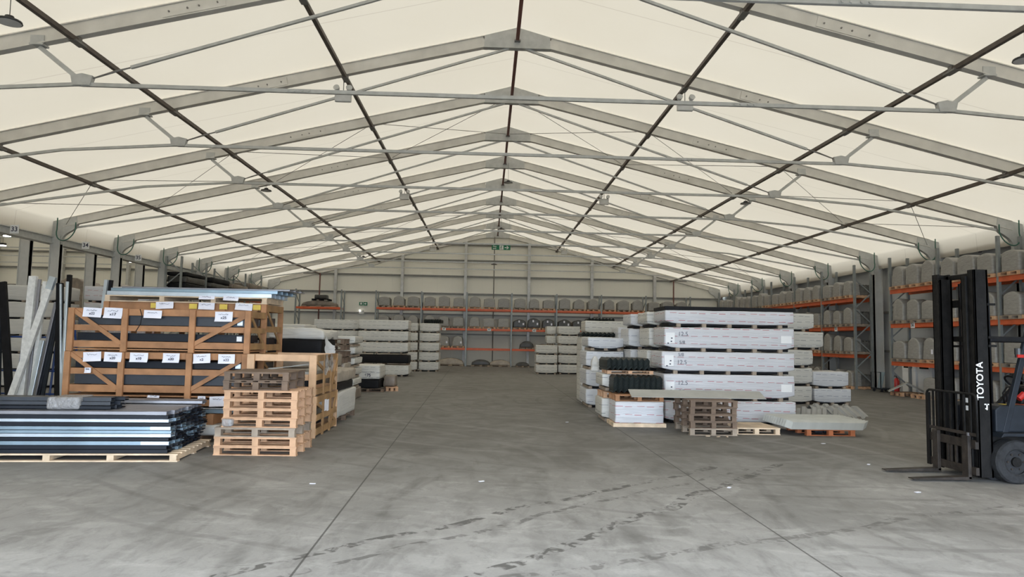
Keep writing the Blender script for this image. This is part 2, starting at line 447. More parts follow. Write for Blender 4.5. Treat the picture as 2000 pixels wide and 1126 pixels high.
# membrane: sagging slightly between frames, turned down at the eaves
def roof_mesh():
    mb = MB(); ys = []
    y = YF - .2
    while y < YG + .3: ys.append(y); y += BAY / 8
    ys.append(YG + .3)
    def row(cx, sgn_list):
        for sgn in sgn_list:
            xs = [0, 3.9, 7.8, 11.7, 14.2, 15.0, 15.17, 15.21]
            zs = [ztop(x) + .05 for x in xs[:6]] + [ZE + .02, 4.84]
            o = len(mb.v)
            for yy in ys:
                t = ((yy - Y1) / BAY) % 1.0; sag = .06 * math.sin(PI * t) ** 2
                for x, z in zip(xs, zs):
                    mb.v.append((cx + sgn * x, yy, z + (sag if x < 14.5 else -sag * .8 * (x < 15.1))))
            n = len(xs)
            for i in range(len(ys) - 1):
                for k in range(n - 1):
                    a = o + i * n + k; mb.f.append((a, a + 1, a + n + 1, a + n))
    row(0, (-1, 1)); row(-30.65, (-1, 1))
    return mb
roof = roof_mesh().build('ceiling', MATS['roof'], smooth=True); struct(roof)

# end wall (both halls), side walls, front wall with its big opening
def gable_poly(cx, w, z0=0):
    return [(cx - w, z0), (cx + w, z0), (cx + w, ZE), (cx, ZR + .03), (cx - w, ZE)]
mb = MB(); mb.prism(gable_poly(0, 15.55), 'y', YG + .12, YG + .3); mb.prism(gable_poly(-30.65, 15.2), 'y', YG + .12, YG + .3)
struct(mb.build('wall_back', 'gable_clad'))
struct(MB().box(XR, XR + .12, YF, YG + .3, 0, 5.42).build('wall_right', 'side_clad'))
struct(MB().box(XL - .12, XL, YF, YG + .3, 0, 5.6).build('wall_left', 'side_clad'))
mb = MB()
mb.box(XL, DX0, YF - .15, YF, 0, 5.1); mb.box(DX1, XR, YF - .15, YF, 0, 5.1)
mb.prism([(-15.4, 5.1), (15.55, 5.1), (15.55, ZE), (0, ZR), (-15.4, ZE)], 'y', YF - .15, YF)
mb.box(DX0, DX1, YF - .15, YF, DZ, 5.1)
mb.prism([(-46, 5), (-15.4, 5), (-15.4, ZE), (-30.65, ZR), (-46, ZE)], 'y', YF - .15, YF)
struct(mb.build('wall_front', 'gable_clad'))
# gable girts
mb = MB()
for z in (2.05, 3.35, 4.75, 5.93, 7.0, 8.07):
    x = HW if z < ZE else (ZR - z) / SL - .15
    x = min(x, 15.4)
    mb.box(-x, x, YG - .02, YG + .12, z - .045, z + .045)
    mb.box(-30.65 - x, -30.65 + x, YG - .02, YG + .12, z - .045, z + .045)
struct(mb.build('trim_1', 'girt'))
mb = MB()
for z in (1.55, 3.1):
    mb.box(XR - .08, XR, YF, YG, z - .045, z + .045)
struct(mb.build('trim_2', 'girt'))
# dado band of darker sheet along the side wall foot and vertical wall posts
mb = MB()
for x in (-10.7, -6.3, -2.1, 2.15, 6.4, 10.65):
    for cx in (0, -30.65):
        zt = ztop(x) - .3
        mb.box(cx + x - .09, cx + x + .09, YG - .28, YG - .02, 0, zt)
struct(mb.build('trim_3', 'gcol'))

# valley beam over the column line, gutters
mb = MB(); mb.box(-15.22, -15.17, YF, YG, 4.66, 4.86); mb.box(-15.45, -15.12, YF, YG, 4.64, 4.67); mb.box(-15.45, -15.12, YF, YG, 4.85, 4.88); mb.box(-15.46, -15.41, YF, YG, 4.66, 4.86)
struct(mb.build('trim_4', 'galv'))
mb = MB(); mb.box(15.225, 15.34, YF, YG, 4.90, 5.02); mb.box(15.34, 15.55, YF, YG, 4.96, 5.0)
struct(mb.build('trim_5', 'galv'))

# ---- portal frames
def portal_frame(k):
    y = FY(k); far = 9 - k
    if k == 9: lab = 'light metal roof frame standing against the cream end wall'
    else: lab = f'light metal roof frame with tie bar, {ORD[far]} out from the end wall'
    t = thing('portal_frame', lab, 'roof frame', (0, y, 0), 0, 'roof frames spanning the hall')
    for s in (-1, 1):
        b = MB()
        x0 = .78; x1 = 14.85
        b.bar((s * x0, 0, ztop(x0) - .14), (s * x1, 0, ztop(x1) - .14), .10, .27)
        b.bar((s * x0, 0, ztop(x0) - .272), (s * x1, 0, ztop(x1) - .272), .15, .018)
        b.bar((s * x0, 0, ztop(x0) - .01), (s * x1, 0, ztop(x1) - .01), .15, .018)
        b.build('rafter', 'alu', t)
        # splice cover with bolts
        sp = MB(); xc = s * 5.9
        sp.bar((xc - .55, -.058, ztop(xc - .55) - .14), (xc + .55, -.058, ztop(xc + .55) - .14), .008, .2)
        so = sp.build('splice_plate', 'alu', t)
        bb = MB()
        for q in (-.42, -.1, .1, .42):
            zc = ztop(xc + q) - .15; MB().tube([(xc + q, -.062, zc), (xc + q, -.078, zc)], .017, 6).build('bolt', 'galvdark', so)
        # knee: gusset with curved underside
        pts = [(15.27, 4.95), (15.27, ZE - .02), (14.42, ztop(14.42) - .01), (14.38, 5.34), (14.42, 5.22), (14.50, 5.13), (14.62, 5.06), (14.74, 4.98), (14.83, 4.88), (14.88, 4.76), (14.9, 4.62), (15.22, 4.62)]
        kb = MB(); kb.prism([(s * a, c) for a, c in pts], 'y', -.06, .06); kb.build('knee_plate', 'galv', t)
        cb = MB()
        xo, xi = (15.22, 14.9) if s < 0 else (15.34, 15.02)
        cb.box(s * xo, s * xi, -.07, .07, 0, 4.9) if s > 0 else cb.box(s * xo, s * xi, -.07, .07, 0, 4.9)
        cb.box(s * xo, s * (xo - .02), -.1, .1, 0, 4.9); cb.box(s * (xi + .02), s * xi, -.1, .1, 0, 4.9)
        co = cb.build('column', 'colsteel', t)
        fp = MB(); fp.box(s * (xo + .1), s * (xi - .1), -.2, .2, 0, .02); fp.build('base_plate', 'galvdark', co)
        if k == 9: continue
        # eccentric tie: sling rod, strut, node bracket, end tie
        nx, nz_ = s * 7.78, 6.09
        MB().bar((s * .2, 0, ztop(.2) - .42), (s * 6.95, 0, 6.375), .05, .05).build('sling_rod', 'galv', t)
        MB().tube([(s * 6.95, 0, 6.375), (s * 7.2, 0, 6.30), (s * 7.7, 0, 6.12)], [.012, .02, .012], 6).build('turnbuckle', 'galvdark', t)
        st = MB(); st.bar((nx, 0, nz_), (s * 8.54, 0, 6.69), .06, .075); st.build('strut', 'galv', t)
        nb = MB(); nb.prism([(nx - .16 * s, nz_ - .07), (nx + .14 * s, nz_ - .07), (nx + .18 * s, nz_ + .1), (nx - .02 * s, nz_ + .14), (nx - .2 * s, nz_ + .1)], 'y', -.05, .05)
        nb.build('node_bracket', 'galv', t); nb = MB()
        nb.box(s * 8.44, s * 8.68, -.09, .09, ztop(8.56) - .30, ztop(8.56) - .27); nb.box(s * 8.44, s * 8.68, -.065, -.055, ztop(8.56) - .28, ztop(8.56) - .12)
        nb.build('strut_clamp', 'galv', t)
        MB().bar((nx, 0, nz_ - .04), (s * 10.4, 0, 5.86), .05, .06).bar((s * 10.4, 0, 5.86), (s * 14.42, 0, 5.22), .05, .06).build('tie_end', 'galv', t)
        sb = MB(); sb.box(s * 4.0 - .22, s * 4.0 + .22, -.034, -.026, 6.015, 6.065)
        for q in (-.18, -.07, .07, .18): sb.tube([(s * 4 + q, -.034, 6.04), (s * 4 + q, -.05, 6.04)], .02, 6)
        sb.build('tie_splice', 'galv', t)
    a = MB()
    a.prism([(-.78, ztop(.78)), (0, ZR + .03), (.78, ztop(.78)), (.78, ztop(.78) - .28), (-.78, ztop(.78) - .28)], 'y', -.07, .07)
    a.box(-.02, .02, -.085, .085, 8.58, ZR + .02); a.box(-.8, .8, -.08, .08, ztop(.78) - .29, ztop(.78) - .272)
    a.build('apex_plate', 'galv', t)
    if k != 9:
        MB().bar((-7.78, 0, 6.04), (7.78, 0, 6.04), .055, .065).build('tie_bar', 'galv', t)
    return t
for k in range(-3, 10):
    portal_frame(k)

# ---- purlins
for i, x in enumerate((-11.8, -7.9, -4.0, 0, 4.0, 7.9, 11.8)):
    nm = {-11.8: 'lowest on the left slope', -7.9: 'middle one of the left slope', -4.0: 'upper one of the left slope', 0: 'running under the ridge',
          4.0: 'upper one of the right slope', 7.9: 'middle one of the right slope', 11.8: 'lowest on the right slope'}[x]
    t = thing('roof_purlin', f'long dark brown roof rail, {nm}', 'roof rail', (x, 0, 0), 0, 'dark rails running the length of the roof')
    z = ztop(x) - .30 - (.04 if x else -.02)
    MB().box(-.04, .04, YF, YG, z - .045, z + .035).build('rail', 'purlin' if x else 'pipe', t)
    for k in range(-3, 10):
        y = FY(k)
        MB().box(-.07, .07, y - .16, y + .16, z - .055, z - .02).box(-.05, .05, y - .05, y + .05, z, z + .08).build('cleat', 'galvdark', t)

# ---- neighbouring hall: its columns, frames, lamps
for k in range(0, 10):
    y = FY(k)
    t = thing('hall_column', f'pale steel column of the neighbouring hall, {ORD[10 - k] if 10 - k < 13 else ""} out from the end wall', 'column', (0, y, 0), 0, 'columns of the neighbouring hall')
    cb = MB(); cb.box(-16.22, -15.88, -.07, .07, 0, 4.84); cb.box(-16.22, -16.2, -.1, .1, 0, 4.84); cb.box(-15.9, -15.88, -.1, .1, 0, 4.84)
    cb.build('post', 'colsteel', t)
    MB().box(-15.9, -15.2, -.04, .04, 4.74, 4.82).build('link_bar', 'galv', t)
    MB().box(-16.32, -15.78, -.2, .2, 0, .02).build('base_plate', 'galvdark', t)
    r = MB()
    r.bar((-16.1, 0, 5.2), (-30.65, 0, ZR - .14), .10, .27); r.bar((-30.65, 0, ZR - .14), (-45.6, 0, 5.3), .1, .27)
    r.build('rafter', 'alu', t)
    MB().bar((-16.3, 0, 5.1), (-20.2, 0, 5.85), .05, .06).bar((-20.2, 0, 5.85), (-41, 0, 5.85), .05, .06).build('tie_bar', 'galv', t)
    MB().prism([(-15.4, 4.85), (-15.4, 5.35), (-16.6, 5.45), (-16.5, 5.15), (-16.2, 4.8)], 'y', -.05, .05).build('knee_plate', 'galv', t)
def tube_thing(name, pts, r, material, label, cat, group=None, n=6):
    o = MB().tube(pts, r, n).build(name, material, smooth=True); return tag(o, label, cat, group)
def hoop(cx, cyy, cz, w, h, n=14):
    return [(cx + w * math.cos(PI + PI * i / n), cyy, cz + h * math.sin(PI + PI * i / n)) for i in range(n + 1)]
# hanging green cable loops at the knees
for s, ks in ((-1, range(2, 9)), (1, range(1, 9))):
    for k in ks:
        y = FY(k) - .16
        pts = [(s * 14.98, y, 5.50), (s * 14.98, y, 5.30)] + [(s * 14.68 + s * .30 * math.cos(a), y - .15 * math.sin(a), 5.12 + .40 * math.sin(-a)) for a in [PI * i / 12 for i in range(13)]] + [(s * 14.38, y, 5.28), (s * 14.38, y, 5.36)]
        side = 'left' if s < 0 else 'right'
        tube_thing('cable_loop', pts, .018, 'cable', f'green cable looped at the {"valley" if s<0 else "gutter"} knee of the frame {ORD[9-k]} out from end wall' if s < 0 else f'green cable looped at the side-wall knee of the frame {ORD[9-k]} out from end wall', 'cable', 'green cable loops at the frame knees')
# bracing cables in the bays
def brace(k):
    xs = [0, 4.0, 7.9, 11.8, 14.8]; pn = ['beside the ridge', 'upper middle', 'lower middle', 'by the eave']
    for s in (-1, 1):
        for i in range(4):
            t = thing('cable_cross', f'crossed thin bracing cables, {pn[i]} panel of {"left" if s<0 else "right"} slope, {"nearer" if k==2 else "farther"} braced bay', 'bracing', (0, 0, 0), 0, 'crossed bracing cables under the roof')
            for a, b in ((xs[i], xs[i + 1]), (xs[i + 1], xs[i])):
                MB().tube([(s * a, FY(k), ztop(a) - .22), (s * b, FY(k + 1), ztop(b) - .22)], .009, 4).build('cable', 'wire', t)
brace(2); brace(6)

# hall number boards on the valley beam
def board(parent_name, body, M, w, h, label, cat='number sign', size=.2, col='signwhite', ink='ink'):
    t = D.objects.new(parent_name, MB().box(-w / 2, w / 2, -h / 2, h / 2, -.012, 0).mesh(parent_name, col)); COL.objects.link(t)
    t.matrix_world = M; tag(t, label, cat)
    if body: text(body, size, t, Matrix.Translation((0, 0, .003)), ink, 'numerals', .001, 1, .003)
    return t
board('number_board', '33', faceY(-15.0, 21.26, 4.79), .26, .26, 'white number board reading 33 on the valley beam, nearest one')
board('number_board', '34', faceY(-15.0, 24.98, 4.81), .26, .26, 'white number board reading 34 on the valley beam, middle one')
board('number_board', '35', faceY(-15.0, 28.71, 4.81), .26, .26, 'white number board reading 35 on the valley beam, farther along')

# ---- lamps
def highbay(x, y, z, zt, lab):
    t = thing('high_bay_lamp', lab, 'lamp', (x, y, z), 0, 'round dark high bay lamps')
    mb = MB(); n = 20; o = 0
    prof = [(.0, .10), (.06, .10), (.07, .06), (.17, .03), (.18, 0), (.165, -.005)]
    for i, (r, zz) in enumerate(prof):
        for q in range(n): mb.v.append((r * math.cos(2 * PI * q / n), r * math.sin(2 * PI * q / n), zz))
    for i in range(len(prof) - 1):
        for q in range(n): a = i * n + q; b = i * n + (q + 1) % n; mb.f.append((a, b, b + n, a + n))
    mb.build('lamp_shade', 'lampdark', t, smooth=True)
    g = MB(); g.prism([(.163 * math.cos(2 * PI * q / n), .163 * math.sin(2 * PI * q / n)) for q in range(n)], 'z', -.002, .006); g.build('lens', 'fixture', t)
    MB().tube([(0, 0, .1), (0, 0, zt - z)], .006, 5).build('hanging_wire', 'lampdark', t)
    return t
highbay(-8.0, 10.5, 6.42, ztop(8.0) - .3, 'dark round lamp hanging at the top left corner of the roof')
highbay(8.02, 10.5, 6.36, ztop(8.02) - .3, 'dark round lamp hanging at the top right edge of the roof')
highbay(.14, FY(4) - .2, 7.95, ZR - .3, 'small dark lamp hung below the ridge rail near the middle frames')
highbay(.1, FY(7), 7.95, ZR - .3, 'small dark lamp hung below the ridge rail, second nearest the end wall')
highbay(-.25, 41, 6.2, ZR - .3, 'small dark lamp hanging just under the fire exit sign')
highbay(-8.2, FY(3), 6.72 - .1, ztop(8.2) - .3, 'dark lamp hung beside the left middle rail, nearer one')
highbay(8.35, FY(3), 6.60, ztop(8.35) - .3, 'dark lamp hung beside the right middle rail, nearer one')
highbay(-8.1, FY(8) - 1, 6.5, ztop(8.1) - .3, 'dark lamp hung beside the left middle rail close to the end wall')
def ledlamp(x, y, z, lab):
    t = thing('lit_high_bay_lamp', lab, 'lamp', (x, y, z), 0, 'lit lamps in the neighbouring hall')
    n = 16
    MB().prism([(.13 * math.cos(2 * PI * q / n), .13 * math.sin(2 * PI * q / n)) for q in range(n)], 'z', -.03, 0).build('lens', 'led', t)
    MB().prism([(.14 * math.cos(2 * PI * q / n), .14 * math.sin(2 * PI * q / n)) for q in range(n)], 'z', 0, .1).build('lamp_shade', 'lampdark', t)
    MB().tube([(0, 0, .1), (0, 0, ztop(x + 30.65) - z)], .008, 5).build('hanging_wire', 'wire', t)
ledlamp(-19.84, 28.0, 5.50, 'lit round lamp in the neighbouring hall, upper of the pair by the left edge')
ledlamp(-22.75, 32.0, 5.60, 'lit round lamp in the neighbouring hall, lower of the pair by the left edge')
ledlamp(-20.0, 38.0, 5.58, 'lit round lamp seen between the columns of the neighbouring hall')
def twinspot(x, y, z, lab):
    t = thing('twin_spot_lamp', lab, 'emergency light', (x, y, z), 0, 'white twin-spot emergency lights on the rails')
    bevel(MB().box(-.19, .19, -.05, .05, -.12, .12).build('battery_box', 'fixture', t), .02)
    for s in (-1, 1):
        MB().tube([(s * .14, -.02, .12), (s * .14, -.02, .17), (s * .15, -.10, .2)], [.03, .06, .075], 10).build('spot_head', 'fixture', t)
    MB().tube([(0, 0, .12), (0, 0, .38)], .01, 5).build('hanging_wire', 'wire', t)
twinspot(-4.05, FY(1), 7.30, 'white twin-spot emergency light on the left upper rail, nearest one')
twinspot(4.02, FY(1), 7.33, 'white twin-spot emergency light on the right upper rail, nearest one')
twinspot(-3.98, FY(4), 7.33, 'white twin-spot emergency light on the left upper rail, halfway down the hall')
twinspot(4.02, FY(4), 7.33, 'white twin-spot emergency light on the right upper rail, halfway down the hall')
twinspot(-4.05, FY(8), 7.2, 'white twin-spot emergency light on the left upper rail, close to end wall')
twinspot(4.1, FY(8), 7.2, 'white twin-spot emergency light on the right upper rail, close to end wall')

# fire exit sign hung under the ridge
t = thing('fire_exit_sign', 'green hanging sign reading Fire exit with running figure and arrow', 'sign', (.1, 38, 6.84))
sg = MB().box(-.52, .52, 0, .02, -.135, .135).build('sign_panel', 'signgreen', t)
text('Fire', .125, sg, faceY(-.36, -.002, .055), 'signwhite', 'lettering', .001, 1, .002)
text('exit', .125, sg, faceY(-.36, -.002, -.055), 'signwhite', 'lettering', .001, 1, .002)
pg = MB(); pg.box(-.09, .13, -.004, 0, -.115, .115)
pg.build('pictogram_panel', 'signwhite', sg)
rm = MB()
rm.prism([(.03 + .022 * math.cos(a * PI / 5), .075 + .022 * math.sin(a * PI / 5)) for a in range(10)], 'y', -.008, -.004)
for a, b, w in (((.02, .05), (-.01, -.02), .035), ((-.01, -.02), (.04, -.06), .022), ((.04, -.06), (.03, -.105), .018), ((-.01, -.02), (-.04, -.06), .02), ((-.04, -.06), (-.08, -.06), .018), ((.02, .04), (.07, .015), .016), ((.015, .04), (-.04, .04), .016), ((-.04, .04), (-.05, .0), .014)):
    rm.bar((a[0], -.006, a[1]), (b[0], -.006, b[1]), .004, w, up=(1, .0, .3))
rm.build('running_figure', 'signgreen', sg)
ar = MB(); ar.prism([(.2, .02), (.36, .02), (.29, .09), (.34, .09), (.44, 0), (.34, -.09), (.29, -.09), (.36, -.02), (.2, -.02)], 'y', -.004, 0)
ar.build('arrow', 'signwhite', sg)
for s in (-1, 1): MB().tube([(s * .45, 0, .135), (s * .45, 0, 1.9)], .004, 4).build('hanging_wire', 'wire', t)
tag(MB().tube([(-.2, YG - .35, .0), (-.2, YG - .35, 8.6)], .035, 8).build('drain_pipe', 'girt'), 'slim dark vertical pipe down the middle of the end wall', 'pipe')
for sx, nm in ((-11.7, 'left'), (11.9, 'right')):
    tag(MB().tube([(sx, YG - .33, .0), (sx, YG - .33, 5.9)], .045, 8).build('drain_pipe', 'pipe'), f'brown vertical pipe on the end wall below the lowest {nm}-slope rail', 'pipe')
# exit plate and emergency light on the end wall
t = thing('exit_plate', 'small green and white running-figure exit sign on the end wall', 'sign', (-8.85, YG - .03, 3.95))
pb = MB().box(-.27, .27, -.02, 0, -.11, .11).build('sign_panel', 'signgreen', t)
MB().box(-.02, .0, -.024, -.02, -.11, .11).box(-.2, -.09, -.024, -.02, -.06, .07).prism([(.06, -.03), (.06, .03), (.14, .03), (.14, .07), (.22, 0), (.14, -.07), (.14, -.03)], 'y', -.024, -.02).build('pictogram', 'signwhite', pb)
t = thing('twin_spot_lamp', 'white twin-spot emergency light with one glowing lens below the exit plate', 'emergency light', (-8.95, YG - .1, 3.36))
MB().box(-.16, .16, 0, .1, -.1, .1).build('battery_box', 'fixture', t)
MB().tube([(-.1, 0, .1), (-.1, -.05, .15)], .05, 8).build('spot_head', 'spotlit', t); MB().tube([(.1, 0, .1), (.1, -.05, .15)], .05, 8).build('spot_head', 'fixture', t)
# grey conduit clutter: small camera on the end wall
# ================================================================== REUSABLE THINGS
# ---- pallet with parts: 1 wide (x), 1 deep (y), .13 high, boards run along y on top
def pallet(wd, dp, h, material, label, loc, rz=0, group='empty wooden pallets', boards=6, solid=False, parts=True, along='x', nblk=3):
    """front (facing -y) shows three blocks; lower skids and top slats"""
    t = thing('wooden_pallet', label, 'pallet', loc, rz, group)
    tb = .013; bh = h - 3 * tb if h > .1 else h - 2 * tb
    # bottom boards along x at front, middle, back
    for yy in (-dp / 2 + .05, 0, dp / 2 - .05):
        MB().box(-wd / 2, wd / 2, yy - .05, yy + .05, 0, tb).build('bottom_board', material, t)
    for i in range(nblk):
        xx = (-wd / 2 + .05) + (wd - .1) * i / (nblk - 1)
        for yy in (-dp / 2 + .05, 0, dp / 2 - .05):
            MB().box(xx - .043, xx + .043, yy - .045, yy + .045, tb, tb + bh).build('block', material, t)
    for yy in (-dp / 2 + .05, 0, dp / 2 - .05):
        MB().box(-wd / 2, wd / 2, yy - .05, yy + .05, tb + bh, 2 * tb + bh).build('stringer_board', material, t)
    if solid:
        MB().box(-wd / 2, wd / 2, -dp / 2, dp / 2, 2 * tb + bh, h).build('deck_panel', material, t)
    else:
        for i in range(boards):
            if along == 'y':
                c = -wd / 2 + .05 + (wd - .1) * i / (boards - 1)
                MB().box(c - .045, c + .045, -dp / 2, dp / 2, 2 * tb + bh, h).build('deck_board', material, t)
            else:
                c = -dp / 2 + .05 + (dp - .1) * i / (boards - 1)
                MB().box(-wd / 2, wd / 2, c - .045, c + .045, 2 * tb + bh, h).build('deck_board', material, t)
    return t
def slim_pallet_mesh(wd, dp, h, n=3):
    mb = MB()
    for yy in (-dp / 2 + .05, 0, dp / 2 - .05): mb.box(-wd / 2, wd / 2, yy - .05, yy + .05, 0, .015)
    for i in range(n):
        xx = (-wd / 2 + .06) + (wd - .12) * i / (n - 1)
        mb.box(xx - .06, xx + .06, -dp / 2, dp / 2, .015, h - .02)
    k = 7
    for i in range(k):
        c = -dp / 2 + .05 + (dp - .1) * i / (k - 1)
        mb.box(-wd / 2, wd / 2, c - .045, c + .045, h - .02, h)
    return mb

PACKM = {}
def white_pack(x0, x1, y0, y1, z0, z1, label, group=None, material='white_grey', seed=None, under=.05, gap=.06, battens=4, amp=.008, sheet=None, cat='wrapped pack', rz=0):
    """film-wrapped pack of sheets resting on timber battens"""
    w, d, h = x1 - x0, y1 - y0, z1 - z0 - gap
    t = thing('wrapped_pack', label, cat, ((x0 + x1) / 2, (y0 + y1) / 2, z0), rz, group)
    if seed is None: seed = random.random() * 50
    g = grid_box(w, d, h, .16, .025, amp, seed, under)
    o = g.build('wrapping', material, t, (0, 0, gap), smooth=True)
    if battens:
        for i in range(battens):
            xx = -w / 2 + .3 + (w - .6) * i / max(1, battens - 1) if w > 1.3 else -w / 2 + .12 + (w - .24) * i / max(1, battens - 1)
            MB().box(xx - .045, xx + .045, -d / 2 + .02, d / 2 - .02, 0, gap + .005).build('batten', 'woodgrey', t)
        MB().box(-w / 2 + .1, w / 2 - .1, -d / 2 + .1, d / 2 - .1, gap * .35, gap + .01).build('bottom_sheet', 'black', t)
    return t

# arched, shrink-wrapped grey parcels (a few shapes), each on its own slim pallet
GP = [grid_box(.72, .46, .66, .095, .035, .010, 11, 0, .16, .06).mesh('grey_parcel', 'greywrap', True),
      grid_box(.70, .46, .70, .095, .035, .012, 23, 0, .24, .10).mesh('grey_parcel', 'greywrap', True),
      grid_box(.74, .46, .62, .095, .035, .010, 37, 0, .13, .04).mesh('grey_parcel', 'greywrap', True),
      grid_box(.72, .46, .68, .095, .035, .014, 51, 0, .20, .16).mesh('grey_parcel', 'greywrap', True)]
SLB = MB()
for i in range(11): SLB.box(-.31 + .0 * i, .31, -.25 + i * .048, -.25 + i * .048 + .036, 0, .50 - .03 * (i % 3))
SLB.box(-.30, .30, -.24, .27, 0, .44)
SLB = SLB.mesh('slab_stack', 'slabs')
GD = [grid_box(.84, .95, .56, .095, .04, .012, 61, 0, .30, .05).mesh('dark_parcel', 'darkwrap', True),
      grid_box(.80, .95, .60, .095, .04, .012, 71, 0, .26, .06).mesh('dark_parcel', 'darkwrap', True)]
SPM = slim_pallet_mesh(.84, 1.0, .11).mesh('slim_pallet', 'wood')
SPM2 = slim_pallet_mesh(.84, 1.0, .11).mesh('slim_pallet', 'woodgrey')
LBL = MB().box(-.05, .05, -.004, 0, -.07, .07).mesh('paper_label', 'paper')
def obj_of(name, me, loc, rz=0, parent=None):
    o = D.objects.new(name, me); COL.objects.link(o); o.location = loc; o.rotation_euler.z = rz
    if parent: o.parent = parent
    return o
def parcel(x, y, z, rz, where, dark=False, sheet=False, sc=None, pal=True, group='grey wrapped parcels on the racks'):
    p = None
    if pal:
        p = obj_of('slim_pallet', random.choice([SPM, SPM, SPM2]), (x, y, z), rz)
        tag(p, f'slim pallet {where}', 'pallet', 'slim pallets on the racks')
    me = random.choice(GD if dark else GP)
    off = 0 if dark else -.24
    o = obj_of('wrapped_parcel', me, (x - off * math.sin(rz), y + off * math.cos(rz), z + (.11 if pal else 0)), rz + random.uniform(-.04, .04))
    if not dark: obj_of('slab_stack', SLB, (0, .48, 0), 0, o)
    q = sc or (random.uniform(.93, 1.04), 1, random.uniform(.92, 1.05))
    o.scale = q
    tag(o, f'{"dark" if dark else "grey"} parcel {where}', 'parcel', group)
    if sheet:
        s = obj_of('paper_label', LBL, (.22, -.50 if dark else -.26, .25), 0, o)
        if sheet == 2: obj_of('paper_label', LBL, (-.05, -.50 if dark else -.26, .42), 0, o)
    return o

# ---- pallet racking
def rack(label, axis, p0, p1s, front, back, levels, top, skip=(), cat='pallet rack', bh=.13):
    """axis 'x': runs along x with front/back y; axis 'y': runs along y with front/back x. p1s = upright positions"""
    t = thing('pallet_rack', label, cat, (0, 0, 0), 0, 'orange and grey pallet racks')
    sgn = 1 if back > front else -1
    def P(a, b, z): return (a, b, z) if axis == 'x' else (b, a, z)
    def bx(mb, a0, a1, b0, b1, z0, z1):
        if axis == 'x': mb.box(min(a0, a1), max(a0, a1), min(b0, b1), max(b0, b1), z0, z1)
        else: mb.box(min(b0, b1), max(b0, b1), min(a0, a1), max(a0, a1), z0, z1)
    for a in p1s:
        u = thing0('upright_frame', t)
        for b in (front, back - sgn * .08):
            mb = MB(); bx(mb, a - .045, a + .045, b, b + sgn * .08, 0, top); mb.build('post', 'rackgrey', u)
            mb = MB(); bx(mb, a - .08, a + .08, b - sgn * .02, b + sgn * .1, 0, .012); mb.build('foot_plate', 'rackgrey', u)
        z = .25; fl = 0; f0, f1 = front + sgn * .04, back - sgn * .04
        while z + .6 < top:
            mb = MB(); za, zb = (z, z + .6) if fl else (z + .6, z)
            mb.bar(P(a, f0, za), P(a, f1, zb), .03, .045); mb.build('brace', 'rackgrey', u)
            z += .6; fl = 1 - fl
    for i in range(len(p1s) - 1):
        if i in skip: continue
        a0, a1 = min(p1s[i], p1s[i + 1]) + .045, max(p1s[i], p1s[i + 1]) - .045
        for z in levels:
            for b in (front, back - sgn * .05):
                mb = MB(); bx(mb, a0, a1, b, b + sgn * .05, z - bh, z); mb.build('beam', 'orange', t)
    return t
def thing0(name, parent):
    o = D.objects.new(name, None); COL.objects.link(o); o.parent = parent; return o

# ---- timber crate
def crate(x0, x1, y0, y1, z0, z1, posts, label, rails=None, braces=(), material='crate', side='crateside', pw=.10, base=True, group='open timber crates'):
    t = thing('timber_crate', label, 'crate', (x0, y0, z0), 0, group)
    W_, Dp, H = x1 - x0, y1 - y0, z1 - z0
    for px in posts:
        px -= x0
        for yy in (0, Dp - .05):
            bevel(MB().box(px, px + pw, yy, yy + .05, 0, H).build('post', material, t), .004, 1)
    rails = rails or [(H - .11, H), (H * .50, H * .50 + .095), (H * .18, H * .18 + .11)]
    for a, b in rails:
        for yy in (.05, Dp - .08):
            MB().box(0, W_, yy, yy + .03, a, b).build('rail', material, t)
        for xx in (0.0, W_ - .03):
            MB().box(xx, xx + .03, .08, Dp - .08, a, b).build('side_rail', side, t)
    if base: MB().box(0.02, W_ - .02, .05, Dp - .05, H * .04, H * .04 + .02).build('base_board', material, t)
    for (ax, az, bx_, bz) in braces:
        MB().bar((ax - x0, .035, az - z0), (bx_ - x0, .035, bz - z0), .022, .07).build('brace', material, t)
    MB().bar((W_ - .012, .1, H - .12), (W_ - .012, Dp - .12, H * .2), .02, .06).build('side_brace', side, t)
    return t
def scribble(parent, x, y, z, w, seed):
    rnd = random.Random(seed)
    pts = []; k = 16
    for i in range(k):
        pts.append(Vector((x - w / 2 + w * i / k, y, z + rnd.uniform(-.012, .012))))
    mb = MB()
    for a, b in zip(pts[:-1], pts[1:]):
        mb.bar(a, b, .002, .004, up=(.01, 0, 1))
    mb.build('handwriting', 'ink', parent)
